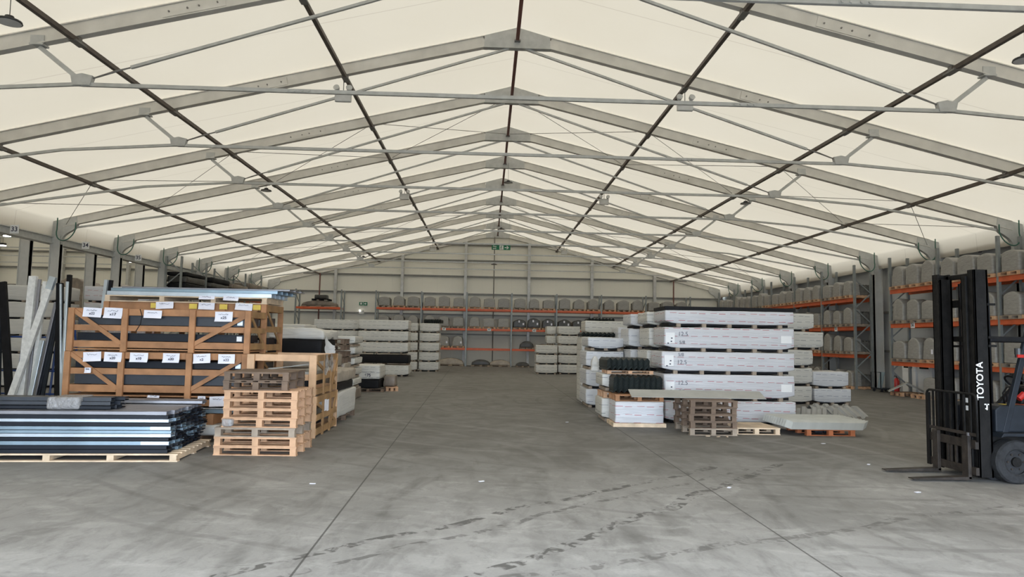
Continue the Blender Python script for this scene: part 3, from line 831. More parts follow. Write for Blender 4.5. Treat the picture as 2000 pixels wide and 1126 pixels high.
def paper(parent, ox, x0, x1, zt, zb, y, seed, body=None, oz=0, tilt=None):
    """note sheet hanging on the crate front; coordinates in world, parent origin subtracted"""
    rnd = random.Random(seed); t = tilt if tilt is not None else rnd.uniform(-.06, .06)
    w, h = x1 - x0, zt - zb; cx, cz = (x0 + x1) / 2 - ox[0], (zt + zb) / 2 - ox[2]; yy = y - ox[1]
    mb = MB(); n = 6; pts = []
    for j in range(n + 1):
        for i in range(n + 1):
            u, v = i / n - .5, j / n - .5
            px, pz = u * w, v * h
            curl = -.02 * (max(0, -v) * 2) ** 2 * (1 + .6 * math.sin(seed + u * 5)) - .004 * math.sin(u * 9 + seed)
            pts.append((cx + px * math.cos(t) - pz * math.sin(t), yy + curl, cz + px * math.sin(t) + pz * math.cos(t)))
    fs = [(j * (n + 1) + i, j * (n + 1) + i + 1, (j + 1) * (n + 1) + i + 1, (j + 1) * (n + 1) + i) for j in range(n) for i in range(n)]
    mb.add(pts, fs); p = mb.build('paper_note', 'paper', parent, smooth=True)
    scribble(p, cx, yy - .006, cz + h * .22, w * .6, seed)
    if body: text(body, h * .36, p, Matrix.Translation((cx, yy - .012, cz - h * .12)) @ Matrix.Rotation(PI / 2, 4, 'X'), 'ink', 'handwriting', .0005, 1.1, .001)
    return p

# ---- steel trim: open C channel, length along x
def channel_mesh(L, w, h, material, t=.006, kind=0):
    mb = MB()
    if kind == 0:      # C lying on its side, web to the front
        mb.box(0, L, 0, t, 0, h).box(0, L, 0, w, h - t, h).box(0, L, 0, w, 0, t).box(0, L, w - t, w, 0, h * .35).box(0, L, w - t, w, h * .65, h)
    else:              # hat shape
        mb.box(0, L, 0, w * .2, 0, t).box(0, L, w * .2, w * .2 + t, 0, h).box(0, L, w * .2, w * .8, h - t, h).box(0, L, w * .8 - t, w * .8, 0, h).box(0, L, w * .8, w, 0, t)
    return mb.mesh('steel_trim', material)

# ================================================================== LEFT: TRIM PILE ON LONG PALLET
LR = math.radians(4.2)
lp0 = Vector((-4.67, 9.50, 0))
def LP(x, y, z=0):
    return Vector((lp0.x + x * math.cos(LR) - y * math.sin(LR), lp0.y + x * math.sin(LR) + y * math.cos(LR), z))
t = thing('long_pallet', 'long pale timber pallet on the floor under the steel trim pile', 'pallet', lp0, LR)
PLN = 4.9
MB().box(-PLN, 0, 0, .09, 0, .018).build('bottom_board', 'woodpale', t); MB().box(-PLN, 0, .65, .74, 0, .018).build('bottom_board', 'woodpale', t); MB().box(-PLN, 0, 1.29, 1.38, 0, .018).build('bottom_board', 'woodpale', t)
for i in range(7):
    xx = -.06 - i * .795
    bevel(MB().box(xx - .045, xx + .045, 0, 1.38, .018, .085).build('bearer', 'woodpale', t), .003, 1)
for i in range(9):
    yy = .0 + i * .161
    MB().box(-PLN, 0, yy, yy + .095, .085, .105).build('deck_board', 'woodpale', t)
rows = ['trimdark', 'trimdark', 'trimblue', 'trimdark', 'trimlight', 'trimblue', 'trimblue', 'trimdark', 'trimlight', 'trimdark', 'trimgrey']
rowh = [.052, .055, .052, .052, .048, .045, .052, .052, .045, .05, .055]
z = .107; rnd = random.Random(3)
TM = {}
names = {'trimdark': 'near-black', 'trimblue': 'blue-grey galvanised', 'trimlight': 'bright galvanised', 'trimgrey': 'mid-grey'}
for r, (mt, hh) in enumerate(zip(rows, rowh)):
    for c in range(8):
        mm = mt if c == 0 or mt == 'trimgrey' else rnd.choice(['trimdark', 'trimdark', 'slate', 'trimdark', 'trimblue'])
        key = (mm, hh)
        if key not in TM: TM[key] = channel_mesh(4.75, .158, hh - .003, mm)
        cc = LP(-4.75 - .06 - (rnd.random() * .05 + (.0 if c else .015) + .012 * abs(r - 5)), .03 + c * .167 + rnd.uniform(-.004, .004), z)
        o = obj_of('steel_trim', TM[key], cc, LR)
        cn = 'front' if c == 0 else ('back' if c == 7 else f'{ORD[c+1]}')
        tag(o, f'{names.get(mm, "dark slate")} steel trim in {ORD[r+1]} layer from the pallet, {cn} column', 'steel trim', 'long steel trims piled on the long pallet')
        if c == 0 and r in (2, 4, 6, 10):
            MB().box(4.75 - .26 - .1 * (r == 2), 4.75 - .004, -.003, .0, .004, hh - .006).build('end_sticker', 'paper' if r != 10 else 'trimgrey', o)
    z += hh
ZT = z
# second layer behind: dark trims held by clear film, and grey trims on top
TD = channel_mesh(5.0, .12, .05, 'slate'); TD2 = channel_mesh(5.0, .12, .05, 'trimdark')
for i, (yy, zz, dx) in enumerate(((.15, 0, -.95), (.28, 0, -.93), (.41, 0, -.92), (.18, .052, -.97), (.32, .052, -.90), (.22, .104, -.98), (.36, .104, -.86))):
    o = obj_of('dark_trim', TD if i % 2 else TD2, LP(dx - 5.0, yy, ZT + .004 + zz), LR)
    tag(o, f'long dark slate trim on top of the pile, {["front of bottom three","middle of bottom three","back of bottom three","front of middle pair","back of middle pair","front of top pair","back of top pair"][i]}', 'steel trim', 'dark trims bundled on top of the pile')
fl = grid_box(.42, .44, .165, .06, .03, .008, 5).build('stretch_film', 'film', None, LP(-1.55, .34, ZT + .002), True, LR)
tag(fl, 'clear stretch film wound round the dark trim bundle on the pile', 'film')
TG = channel_mesh(5.0, .14, .05, 'trimgrey')
for i, yy in enumerate((1.04, 1.20)):
    o = obj_of('grey_trim', TG, LP(-5.05 - .03 * i, yy, ZT + .004), LR)
    tag(o, f'grey trim lying along the back edge of the pile, {["nearer","farther"][i]} of the two', 'steel trim', 'grey trims at the back of the pile')
# clutter between the pile and the crates
o = obj_of('galvanised_trim', channel_mesh(3.6, .2, .07, 'trimblue'), (-8.3, 11.35, .44), 0); tag(o, 'blue-grey galvanised trim behind the pile, resting on timber bearers', 'steel trim')
for i, x in enumerate((-7.6, -6.2, -4.95)):
    o = MB().box(-.05, .05, 0, .5, 0, .16).build('timber_bearer', 'crate', None, (x, 11.25, .275)); tag(o, f'timber bearer under the trim behind the pile, {["far left","middle","right"][i]} one', 'timber')
g = grid_box(3.9, .55, .17, .12, .04, .015, 9).build('wrapped_bundle', 'plain_white', None, (-6.75, 11.50, .10), True); tag(g, 'long white plastic-wrapped bundle lying behind the trim pile near the floor', 'bundle')
for i, x in enumerate((-8.2, -6.7, -5.1)):
    o = MB().box(-.05, .05, -.27, .27, 0, .098).build('timber_bearer', 'wooddark', None, (x, 11.5, 0)); tag(o, f'dark timber bearer on the floor under the white bundle, {["far left","middle","right"][i]} one', 'timber')

# ================================================================== LEFT: TIMBER CRATES
CX0, CX1 = -7.72, -4.64
P4 = (-7.72, -6.82, -5.68, -4.74)
crU = crate(CX0, CX1, 12.0, 12.9, 1.385, 2.12, P4, 'upper timber crate of the front stack, hung with paper notes',
            rails=[(.625, .735), (.355, .45), (.07, .18)], braces=((-7.66, 2.09, -6.82, 1.52), (-5.62, 1.52, -4.72, 2.04)))
crM = crate(CX0 - .02, CX1 - .02, 12.0, 12.9, .60, 1.38, tuple(p - .02 for p in P4), 'middle timber crate of the front stack, row of six paper notes',
            rails=[(.67, .78), (.40, .50), (.10, .22)], braces=((-7.66, 1.35, -6.84, .76), (-5.62, .76, -4.74, 1.30)))
crL = crate(CX0, CX1, 12.0, 12.9, 0, .595, P4, 'bottom timber crate of the front stack, mostly hidden by the trim pile', rails=[(.485, .59), (.25, .34), (.03, .14)])
for i, (a, b, c, d) in enumerate(((-7.46, -7.15, 2.125, 1.965), (-7.11, -6.80, 2.13, 1.95), (-6.44, -6.14, 2.10, 1.965), (-5.24, -4.94, 2.10, 1.93))):
    paper(crU, (CX0, 12.0, 1.385), a, b, c, d, 11.985, i * 3 + 1, ['x22', 'x17', None, 'x25'][i])
for i, (a, b) in enumerate(((-7.41, -7.11), (-7.06, -6.77), (-6.63, -6.33), (-6.08, -5.80), (-5.57, -5.28), (-5.15, -4.87))):
    paper(crM, (CX0 - .02, 12.0, .60), a, b, 1.375, 1.215, 11.985, i * 5 + 2, [None, 'x20', 'x10', 'x20', 'x2', 'x22'][i])
paper(crM, (CX0 - .02, 12.0, .60), -7.36, -7.25, 1.11, 1.02, 11.96, 40, None, tilt=.02)
for i, (a, b, c, d) in enumerate(((-6.30, -6.10, .75, .62), (-5.46, -5.33, .66, .53), (-5.26, -4.99, .66, .49))):
    paper(crL, (CX0, 12.0, 0), a, b, min(c, .66), d, 11.985, i + 60)
# dark profiles inside the crates
def profiles(x0, x1, y0, zs, hs, where, mats_, dp=.34):
    for i, (zz, hh, mm) in enumerate(zip(zs, hs, mats_)):
        for j in range(2):
            yy = y0 + j * (dp + .02)
            mb = MB(); mb.box(0, x1 - x0, 0, dp, 0, hh).box(.0, x1 - x0, -.006, 0, hh * .86, hh)
            o = mb.build('steel_profile', mm, None, (x0, yy, zz)); bevel(o, .008, 2)
            tag(o, f'dark steel profile pack in {where}, {["lower","upper"][i]} {["front","back"][j]}', 'steel profiles', 'dark profiles packed in the crates')
            if j == 0 and mm != 'x':
                MB().box(x1 - x0 - .13, x1 - x0 - .04, -.008, -.001, hh * .15, hh * .8).build('foil_label', 'signwhite' if i == 0 else 'trimlight', o)
profiles(CX0 + .13, CX1 - .12, 12.09, (1.575, 1.845), (.13, .16), 'the upper front crate', ('trimdark', 'slate'))
profiles(CX0 + .13, CX1 - .12, 12.09, (.83, 1.11), (.17, .12), 'the middle front crate', ('slate', 'trimdark'))
profiles(CX0 + .13, CX1 - .12, 12.09, (.15, .35), (.08, .10), 'the bottom front crate', ('trimdark', 'slate'))
MB().tube([(1.22, -.03, .73), (1.26, -.035, .62), (1.24, -.03, .48), (1.17, -.03, .35)], .007, 6).build('strap', 'black', crU)
# row behind
BX0, BX1 = -7.74, -4.73
P4b = (-7.74, -6.78, -5.6, -4.83)
crB = crate(BX0, BX1, 13.1, 14.2, 1.32, 2.29, P4b, 'tall timber crate behind the front stack, with yellow tags along its top rail', rails=[(.84, .97), (.45, .56), (.1, .22)], braces=((-5.5, 1.8, -4.85, 2.24),))
crC = crate(BX0 - .03, BX1 - .03, 13.1, 14.2, .64, 1.315, tuple(p - .03 for p in P4b), 'timber crate in the middle of the rear stack', rails=[(.56, .67), (.3, .4), (.06, .16)])
crD = crate(BX0, BX1, 13.1, 14.2, 0, .635, P4b, 'timber crate at the bottom of the rear stack', rails=[(.52, .63), (.28, .38), (.03, .13)])
for i, x in enumerate((-6.87, -6.16, -5.60, -4.98)):
    MB().box(x - BX0, x - BX0 + .145, -.006, -.001, .86, .955).build('yellow_tag', 'yellow', crB)
for i, (a, b) in enumerate(((-6.76, -6.44), (-5.98, -5.68), (-5.30, -4.98))):
    paper(crB, (BX0, 13.1, 1.32), a, b, 2.30, 2.17, 13.07, i + 70, None)
profiles(BX0 + .13, BX1 - .12, 13.25, (1.46, 1.80), (.2, .25), 'the rear top crate', ('trimdark', 'slate'), .4)
profiles(BX0 + .13, BX1 - .12, 13.25, (.75, 1.0), (.18, .2), 'the rear middle crate', ('trimdark', 'slate'), .4)
# long pallet with galvanised trims on the rear stack
t = thing('long_pallet', 'long timber pallet on top of the rear crate stack under galvanised trims', 'pallet', (-7.72, 13.1, 2.292))
MB().box(0, 3.0, 0, .09, 0, .018).build('bottom_board', 'woodpale', t); MB().box(0, 3.0, .95, 1.04, 0, .018).build('bottom_board', 'woodpale', t)
for x in (0, 1.0, 1.95, 2.9): MB().box(x, x + .09, 0, 1.04, .018, .10).build('bearer', 'woodpale', t)
for i in range(7): MB().box(0, 3.0, i * .157, i * .157 + .1, .10, .12).build('deck_board', 'woodpale', t)
paper(t, (-7.72, 13.1, 2.292), -5.98, -5.69, 2.43, 2.36, 13.08, 81); paper(t, (-7.72, 13.1, 2.292), -5.53, -5.25, 2.43, 2.345, 13.08, 82)
G1 = channel_mesh(3.05, .22, .075, 'trimlight'); G2 = channel_mesh(3.1, .22, .06, 'trimblue'); G3 = channel_mesh(3.15, .24, .03, 'trimgrey')
for i in range(4):
    o = obj_of('galvanised_trim', G1, (-7.70 + .01 * i, 13.12 + i * .24, 2.414)); tag(o, f'bright galvanised trim in the bottom layer on the rear crate stack, {ORD[i+1]} from the front', 'steel trim', 'galvanised trims on the rear crate stack')
    o = obj_of('galvanised_trim', G2, (-7.66 + .03 * i, 13.18 + i * .24, 2.492)); tag(o, f'blue-grey galvanised trim in the middle layer on the rear crate stack, {ORD[i+1]} from the front', 'steel trim', 'galvanised trims on the rear crate stack')
for i in range(3):
    o = obj_of('galvanised_trim', G3, (-7.5 + .04 * i, 13.25 + i * .26, 2.555)); tag(o, f'thin grey trim in the top layer on the rear crate stack, {ORD[i+1]} from the front', 'steel trim', 'galvanised trims on the rear crate stack')
# end-on crate beside the front stack
EX0, EX1 = -4.60, -3.44
cr3 = crate(EX0, EX1, 11.80, 13.48, .70, 1.39, (EX0, EX1 - .12), 'upper pale timber crate at the stack end, standing behind the pallet stack', rails=[(.58, .69), (.26, .36), (.02, .12)], material='cratepale', pw=.12)
cr4 = crate(EX0, EX1 + .02, 11.80, 13.48, 0, .695, (EX0, EX1 - .10), 'lower pale timber crate at the stack end, standing behind the pallet stack', rails=[(.58, .69), (.28, .38), (.04, .15)], material='cratepale', pw=.12)
for c_, h_ in ((cr3, .69), (cr4, .695)):
    for yy in (.52, 1.06): MB().box(1.16 - .005, 1.16 + .025, yy, yy + .07, 0, h_).build('side_post', 'crateside', c_)
    MB().bar((1.17, 1.58, h_ - .1), (1.17, 1.15, .05), .025, .06).build('side_brace', 'crateside', c_)
for i, (zz, nm) in enumerate(((.15, 'lowest'), (.32, 'second'), (.85, 'third'), (1.0, 'top'))):
    o = MB().box(0, .92, 0, 1.1, 0, .10).build('steel_profile', 'sheetgrey' if i % 2 else 'trimdark', None, (-4.50, 11.95, zz)); bevel(o, .01)
    tag(o, f'stack of cut metal sheets inside the end crates, {nm} layer', 'metal sheets')
for i in range(3):
    o = MB().box(0, 1.5, 0, .16, 0, .008).build('loose_sheet', 'sheetgrey', None, (-4.42, 11.97 + .2 * i, 1.105 + .01 * i)); o.scale.x = .58; o.rotation_euler = (0, math.radians(-9 + 2 * i), math.radians(6 * i)); tag(o, f'loose grey sheet strip propped inside the end crate, {["front","middle","back"][i]} one', 'metal sheet')
def drape(pts_top, drop, label, seed, w=.12):
    mb = MB(); rnd = random.Random(seed); n = len(pts_top); k = 6
    for i, p in enumerate(pts_top):
        for j in range(k + 1):
            mb.v.append((p[0] + .012 * math.sin(j * 2 + i) + .006, p[1] + .02 * math.sin(i * 3 + j), p[2] - drop[i] * j / k))
    for i in range(n - 1):
        for j in range(k):
            a = i * (k + 1) + j; mb.f.append((a, a + 1, a + k + 2, a + k + 1))
    o = mb.build('hanging_film', 'film', None, smooth=True); tag(o, label, 'film'); return o
drape([(-3.41, 12.28, 1.40), (-3.41, 12.36, 1.40), (-3.41, 12.46, 1.39), (-3.41, 12.52, 1.40)], (.34, .38, .30, .28), 'clear plastic film hanging down the side of the end crate, nearer strip', 3)
drape([(-3.41, 12.66, 1.40), (-3.41, 12.72, 1.40), (-3.41, 12.80, 1.39), (-3.41, 12.90, 1.40)], (.18, .30, .34, .2), 'clear plastic film hanging down the side of the end crate, farther strip', 4)
# papers on the side of the end crate
for zz, yy in ((.50, 12.45), (.48, 12.62)):
    MB().box(1.19, 1.195, yy - 11.8 - .07, yy - 11.8 + .07, zz - .1, zz + .1).build('paper_note', 'paper', cr4)

# ---- pallet stack
PH = .131
specs = [(1.17, 'wood', -3.835, 10.50, 0), (1.16, 'wood', -3.84, 10.50, .006), (1.14, 'woodgrey', -3.845, 10.50, -.006),
         (1.06, 'wood', -3.80, 10.52, 0), (1.06, 'wood', -3.79, 10.53, .004), (1.05, 'wood', -3.79, 10.52, -.004), (1.05, 'wood', -3.79, 10.52, .003),
         (.93, 'wooddark', -3.90, 10.62, .012), (.93, 'wooddark', -3.90, 10.64, .02)]
for i, (wd, mt, x, y, r) in enumerate(specs):
    nm = 'bottom' if i == 0 else ('top' if i == 8 else ORD[i + 1] + ' from the floor')
    pallet(wd, .90 if i < 7 else .98, PH - .002, mt, f'{ {"wood":"pale","woodgrey":"greyish","wooddark":"weathered dark"}[mt]} pallet in the stack of nine, {nm}', (x, y, i * PH), r, 'stack of nine pallets beside the crates', 10 if i == 8 else 6, along='y' if i >= 7 else 'x')
g = grid_box(.16, .1, .12, .04, .03, .02, 77).build('plastic_scrap', 'film', None, (-4.23, 10.045, 3 * PH + .01), True); tag(g, 'crumpled clear plastic caught at the left of the pallet stack', 'plastic scrap')

# ---- white wrapped long goods behind the crates along the aisle
def bundle(x0, x1, y0, y1, z0, z1, mt, label, seed, cat='bundle', **k):
    o = grid_box(x1 - x0, y1 - y0, z1 - z0, k.pop('seg', .12), .04, k.pop('amp', .02), seed, **k).build(k.get('name', 'wrapped_bundle'), mt, None, ((x0 + x1) / 2, (y0 + y1) / 2, z0), True)
    return tag(o, label, cat)
pallet(1.0, 1.9, .11, 'wooddark', 'low dark pallet carrying the white striped bundle beside the aisle', (-3.95, 14.5, 0))
bundle(-4.42, -3.45, 13.58, 15.5, .112, .62, 'plain_white', 'white plastic-wrapped bundle with slanting creases, beside the end crate', 13)
bundle(-4.38, -3.50, 13.65, 15.4, .622, .80, 'black', 'black sheet stack on the white wrapped bundle beside the end crate', 14, amp=.008)
bundle(-4.40, -3.46, 13.58, 15.5, .80, 1.04, 'tan_wrap', 'crumpled beige film covering the bundle beside the end crate', 15, amp=.035)
# covered boards pile further back
for i, (a, b, mt, nm) in enumerate(((0, .34, 'woodgrey', 'lowest'), (.34, .66, 'tan_wrap', 'second'), (.66, .98, 'woodgrey', 'third'), (.98, 1.30, 'tan_wrap', 'fourth'))):
    bundle(-5.5, -4.15 - .02 * i, 16.0, 17.6, a + .002, b, mt, f'pile of board packs behind the crates, {nm} layer from the floor', 20 + i, 'board pack', amp=.012)
bundle(-5.6, -4.35, 16.0, 17.4, 1.302, 1.64, 'black', 'black wrapped sheets high on the board pile behind the crates', 25, amp=.006)
bundle(-5.6, -4.30, 16.0, 17.4, 1.642, 1.90, 'plain_white', 'white crumpled cover draped over the black sheets behind the crates', 26, amp=.05, arch=.25)
drape([(-4.28, 15.97, 1.75), (-4.22, 15.95, 1.62), (-4.12, 15.95, 1.52), (-4.05, 15.97, 1.50)], (.35, .42, .36, .14), 'loose white sheeting hanging from the board pile cover', 8).data.materials[0] = MATS['plain_white']
for i in range(4):
    pallet(.74, 1.0, .13, 'wooddark', f'dark pallet in the pile of four beside the board pile, {["bottom","second","third","top"][i]}', (-4.54 - .01 * i, 18.05, 1.05 + i * .16), .02 * i, 'four dark pallets on the board pile')
bundle(-4.95, -4.12, 17.62, 18.5, .0, .52, 'brownwrap', 'brown wrapped load under the four dark pallets, lower', 30)
bundle(-4.94, -4.15, 17.62, 18.5, .525, 1.045, 'tan_wrap', 'beige wrapped load under the four dark pallets, upper', 31)
bundle(-6.9, -5.95, 20.5, 22.0, 1.5, 2.06, 'plain_white', 'pale wrapped load standing beyond the board pile', 33)
bundle(-6.6, -5.4, 20.5, 22.0, .0, 1.495, 'brownwrap', 'brown wrapped load beneath the pale load beyond the board pile', 34)
# small stack of white packs
for i in range(5):
    z0 = .30 + i * .29
    white_pack(-4.76, -4.17, 19.0, 20.2, z0, z0 + .27, f'small cream wrapped pack in the narrow stack left of the aisle, {["bottom","second","third","fourth","top"][i]}', 'narrow stack of small cream packs', 'white_grey', gap=.05, battens=3, amp=.015)
bundle(-4.76, -4.17, 19.0, 20.2, 0, .297, 'brownwrap', 'brown wrapped base under the narrow stack of small cream packs', 41)
# labelled box on black sheets
pallet(1.0, 1.1, .10, 'wooddark', 'low pallet under the lettered carton left of the aisle', (-4.30, 22.6, 0))
bundle(-4.78, -3.95, 22.05, 23.1, .10, .40, 'black', 'black plastic-wrapped load under the lettered carton', 43)
b_ = bundle(-4.80, -3.93, 22.0, 23.2, .402, .84, 'white_grey', 'cream wrapped carton with black lettering, on black load left of the aisle', 42, 'carton', amp=.008)
text('675', .13, b_, faceY(.06, -.62, .12), 'ink', 'lettering', .001, 1, .003); scribble(b_, -.10, -.62, .30, .40, 5); scribble(b_, -.02, -.62, .24, .62, 6); scribble(b_, -.02, -.62, .225, .60, 7); scribble(b_, -.26, -.62, .15, .2, 8)
pallet(.4, .9, .13, 'wood', 'small pallet under the brown load right of the lettered carton', (-3.68, 22.9, .0), .2)
bundle(-3.88, -3.52, 22.6, 23.2, .135, .5, 'brownwrap', 'brown crate load right of the lettered carton', 45)

# ---- stacks of white packs, back left
LAY = ['bottom', 'second', 'third', 'fourth', 'top']
for i in range(5):
    z0 = i * .505
    if i == 1:
        bundle(-6.38, -4.08, 31.2, 32.2, z0 + .08, z0 + .44, 'black', 'black sheet pack in the back left stack of long white packs', 50, 'sheet pack', amp=.004)
        pallet(2.2, .9, .08, 'wooddark', 'long dark skid under the black sheet pack in the back left stack', (-5.2, 31.7, z0), 0, None)
    else:
        white_pack(-6.35, -4.12 + .06 * (i == 0), 31.2, 32.3, z0, z0 + .495, f'long cream pack in the back left stack, {LAY[i]} layer', 'long cream packs at the back left')
    white_pack(-8.6, -6.45, 32.2, 33.3, z0, z0 + .495, f'long cream pack in the stack farther left at the back, {LAY[i]} layer', 'long cream packs farther left at the back')
    white_pack(-4.72, -4.20, 36.2, 37.4, z0, z0 + .495, f'short cream pack in the narrow back left column, {LAY[i]} layer', 'short cream packs in the narrow column', battens=3)
    white_pack(-4.13, -3.08, 36.4, 37.6, z0, z0 + .495, f'short cream pack in the back left column next to the aisle, {LAY[i]} layer', 'short cream packs beside the aisle', battens=3)
# back right
for i in range(3):
    z0 = i * .5
    white_pack(1.97, 3.08, 35.6, 36.7, z0, z0 + .49, f'short cream pack in the low three-high column at the back right, {["bottom","middle","top"][i]}', 'three-high column of cream packs', battens=3)
for i in range(5):
    z0 = i * .5
    white_pack(3.16, 4.3, 36.0, 37.2, z0, z0 + .49, f'short cream pack in the tall column at the back right, {LAY[i]} layer', 'tall column of cream packs at the back right', battens=3)
    if i > 2: white_pack(2.62, 3.12, 36.9, 37.9, z0, z0 + .49, f'cream pack half hidden left of the tall back right column, {LAY[i]} layer', None, battens=3)
    else: white_pack(2.62, 3.12, 36.9, 37.9, z0, z0 + .49, f'cream pack hidden behind the three-high column, {LAY[i]} layer', None, battens=3)
# mid distance right: packs and black corrugated
for i in range(5):
    z0 = i * .49
    white_pack(2.85, 4.55, 24.0, 25.1, z0, z0 + .48, f'long cream pack mid-hall right of the aisle, {LAY[i]} layer', 'long cream packs mid-hall')
    if i < 4: white_pack(2.35, 3.6, 21.3, 22.3, z0 * .86, z0 * .86 + .41, f'cream pack between the mid-hall stack and the aisle packs, {LAY[i]} layer', 'cream packs on the aisle corner')

# ================================================================== corrugated sheets
def corr_sheet(L, n, per, amp, th, material, ser=.045):
    """zigzag across x, extruded along y (depth L); origin at left front bottom"""
    pts = []
    for i in range(n * 2 + 1):
        pts.append((i * per / 2, amp if i % 2 else 0))
    mb = MB(); k = len(pts)
    e = [0 if i % 2 else ser for i in range(k)]
    vs = [(x, e[i], z) for i, (x, z) in enumerate(pts)] + [(x, L - e[i], z) for i, (x, z) in enumerate(pts)] + [(x, e[i], z + th) for i, (x, z) in enumerate(pts)] + [(x, L - e[i], z + th) for i, (x, z) in enumerate(pts)]
    fs = []
    for i in range(k - 1):
        fs += [(i, i + 1, k + i + 1, k + i), (2 * k + i, 3 * k + i, 3 * k + i + 1, 2 * k + i + 1), (i, 2 * k + i, 2 * k + i + 1, i + 1), (k + i, k + i + 1, 3 * k + i + 1, 3 * k + i)]
    fs += [(0, k, 3 * k, 2 * k), (k - 1, 3 * k - 1, 4 * k - 1, 2 * k - 1)]
    mb.add(vs, fs); return mb.mesh('corrugated_sheet', material)
def corr_stack(x, y, z, L, n, per, amp, th, cnt, material, rz, lab, group, jit=.006):
    me = corr_sheet(L, n, per, amp, th * .92, material)
    rnd = random.Random(int(x * 100))
    for i in range(cnt):
        o = obj_of('corrugated_sheet', me, (x + rnd.uniform(-jit, jit), y + rnd.uniform(-jit, jit), z + i * th), rz)
        tag(o, f'{lab}, {(ORD + ["thirteenth", "fourteenth"])[i+1]} sheet from the bottom', 'corrugated sheet', group)

# ================================================================== RIGHT: TALL WHITE STACK
LZ = [(.0, .49), (.49, 1.05), (1.05, 1.535), (1.535, 2.06), (2.06, 2.43)]
for i, (a, b) in enumerate(LZ):
    dx = (.0, -.03, -.07, -.02, .0)[i]
    g = .045 if i == 0 else .07
    t = white_pack(3.27 + dx, 6.10 + .02 * (i == 0), 14.75, 15.75, a, b - .004, f'long white pack at the front of the tall right stack, {LAY[i]} layer', 'long white packs of the tall right stack', 'white_red', under=.06, gap=g, battens=5, amp=.010)
    if i in (1, 2, 3):
        ls = MB().box(-1.40, -1.20, -.516, -.510, g + .20 - .1, g + .20 + .13).build('label_sheet', 'signwhite', t)
        for q, (bx_, bz) in enumerate(((-1.265, .21), (-1.275, .14), (-1.345, .10))):
            MB().box(bx_ - .016, bx_ + .016, -.519, -.516, g + bz - .012, g + bz + .012).build('printed_mark', 'ink', ls)
        text('12.5', .13, t, faceY(-1.02, -.517, g + (.30 if i != 2 else .18)), 'pencil', 'handwriting', .0005, 1, -.001)
        text('5/8', .10, t, faceY(-1.04, -.517, g + (.12 if i != 2 else .34)), 'pencil', 'handwriting', .0005)
        if i != 2: MB().box(1.12, 1.36, -.514, -.509, g + .14, g + .30).build('label_sheet', 'signwhite', t)
o = MB().box(0, 2.88, 0, 1.0, 0, .075).build('dark_sheet_pack', 'black', None, (3.26, 14.76, 2.43)); bevel(o, .008); tag(o, 'thin dark sheet pack lying on top of the tall right stack', 'sheet pack')
for i, (a, b) in enumerate(LZ):
    white_pack(3.15 + .05 * (i % 2), 5.9, 15.95, 16.95, a, b - .004, f'long white pack in the second row of the tall right stack, {LAY[i]} layer', 'second row of the tall right stack', 'white_grey', under=.05, battens=4, amp=.010)
    white_pack(3.00 + .05 * ((i + 1) % 2), 5.7, 17.3, 18.3, a, b - .004, f'long white pack in the third row of the tall right stack, {LAY[i]} layer', 'third row of the tall right stack', 'white_blue', under=.05, battens=4, amp=.010)
# rear part near side wall
for i in range(5):
    z0 = i * .53; w = (0, 0, .02, .35, .1)[i]
    white_pack(7.7, 8.98 + (.30 if i == 3 else .0) + .02 * i, 20.0, 21.1, z0, z0 + .52, f'cream pack in the column right behind the tall stack, {LAY[i]} layer', 'cream packs behind the tall stack', amp=.02, battens=3)
white_pack(9.02, 10.12, 19.95, 21.0, 0, .46, 'white pack at the lower right behind the grey corrugated sheets', None, 'white_blue', amp=.016, battens=3)
white_pack(8.99, 10.05, 19.95, 21.0, .465, .96, 'white pack on the upper right behind the grey corrugated sheets', None, 'white_blue', amp=.016, battens=3)

# ---- white pack near the aisle, with dark corrugated stacks on it
t = white_pack(2.06, 3.05, 14.0, 14.72, 0, .51, 'bright white pack on a plank base at the aisle corner of right group', None, 'white_red', gap=.075, battens=0, amp=.012, under=0)
MB().box(-.54, .54, -.38, .38, 0, .075).build('plank_base', 'woodpale', t)
white_pack(1.93, 2.95, 14.90, 15.8, 0, .50, 'grey-sided white pack behind the bright corner pack, bottom', None, 'white_grey', battens=3)
white_pack(1.93, 2.95, 14.85, 15.75, .66, 1.02, 'grey-sided white pack behind the dark corrugated stack, middle', None, 'white_grey', battens=3)
for i, (x, y, z, mt, lab) in enumerate(((2.56, 14.42, .515, 'crate', 'orange-brown pallet between the bright corner pack and lower dark corrugated stack'),
                                        (2.46, 15.3, .505, 'wood', 'pale pallet between the two grey-sided packs at the aisle corner'))):
    pallet(1.0, .8, .13, mt, lab, (x, y, z), 0, None)
corr_stack(2.06, 14.18, .66, .62, 9, .113, .055, .022, 14, 'corrdark', 0, 'dark green corrugated sheet of the lower stack by the aisle', 'lower dark corrugated stack')
pallet(1.0, .7, .075, 'wood', 'thin pallet between the two dark corrugated stacks by the aisle', (2.5, 15.02, 1.03), 0, None)
corr_stack(2.00, 14.58, 1.11, .95, 8, .115, .055, .021, 10, 'corrdark', .04, 'dark green corrugated sheet of the upper stack by the aisle', 'upper dark corrugated stack')
g = grid_box(.22, .2, .35, .05, .05, .04, 88, 0, .3, .4).build('crumpled_film', 'plain_white', None, (1.93, 15.9, 1.02), True); tag(g, 'white crumpled film hanging at the left corner above the grey-sided pack', 'film')
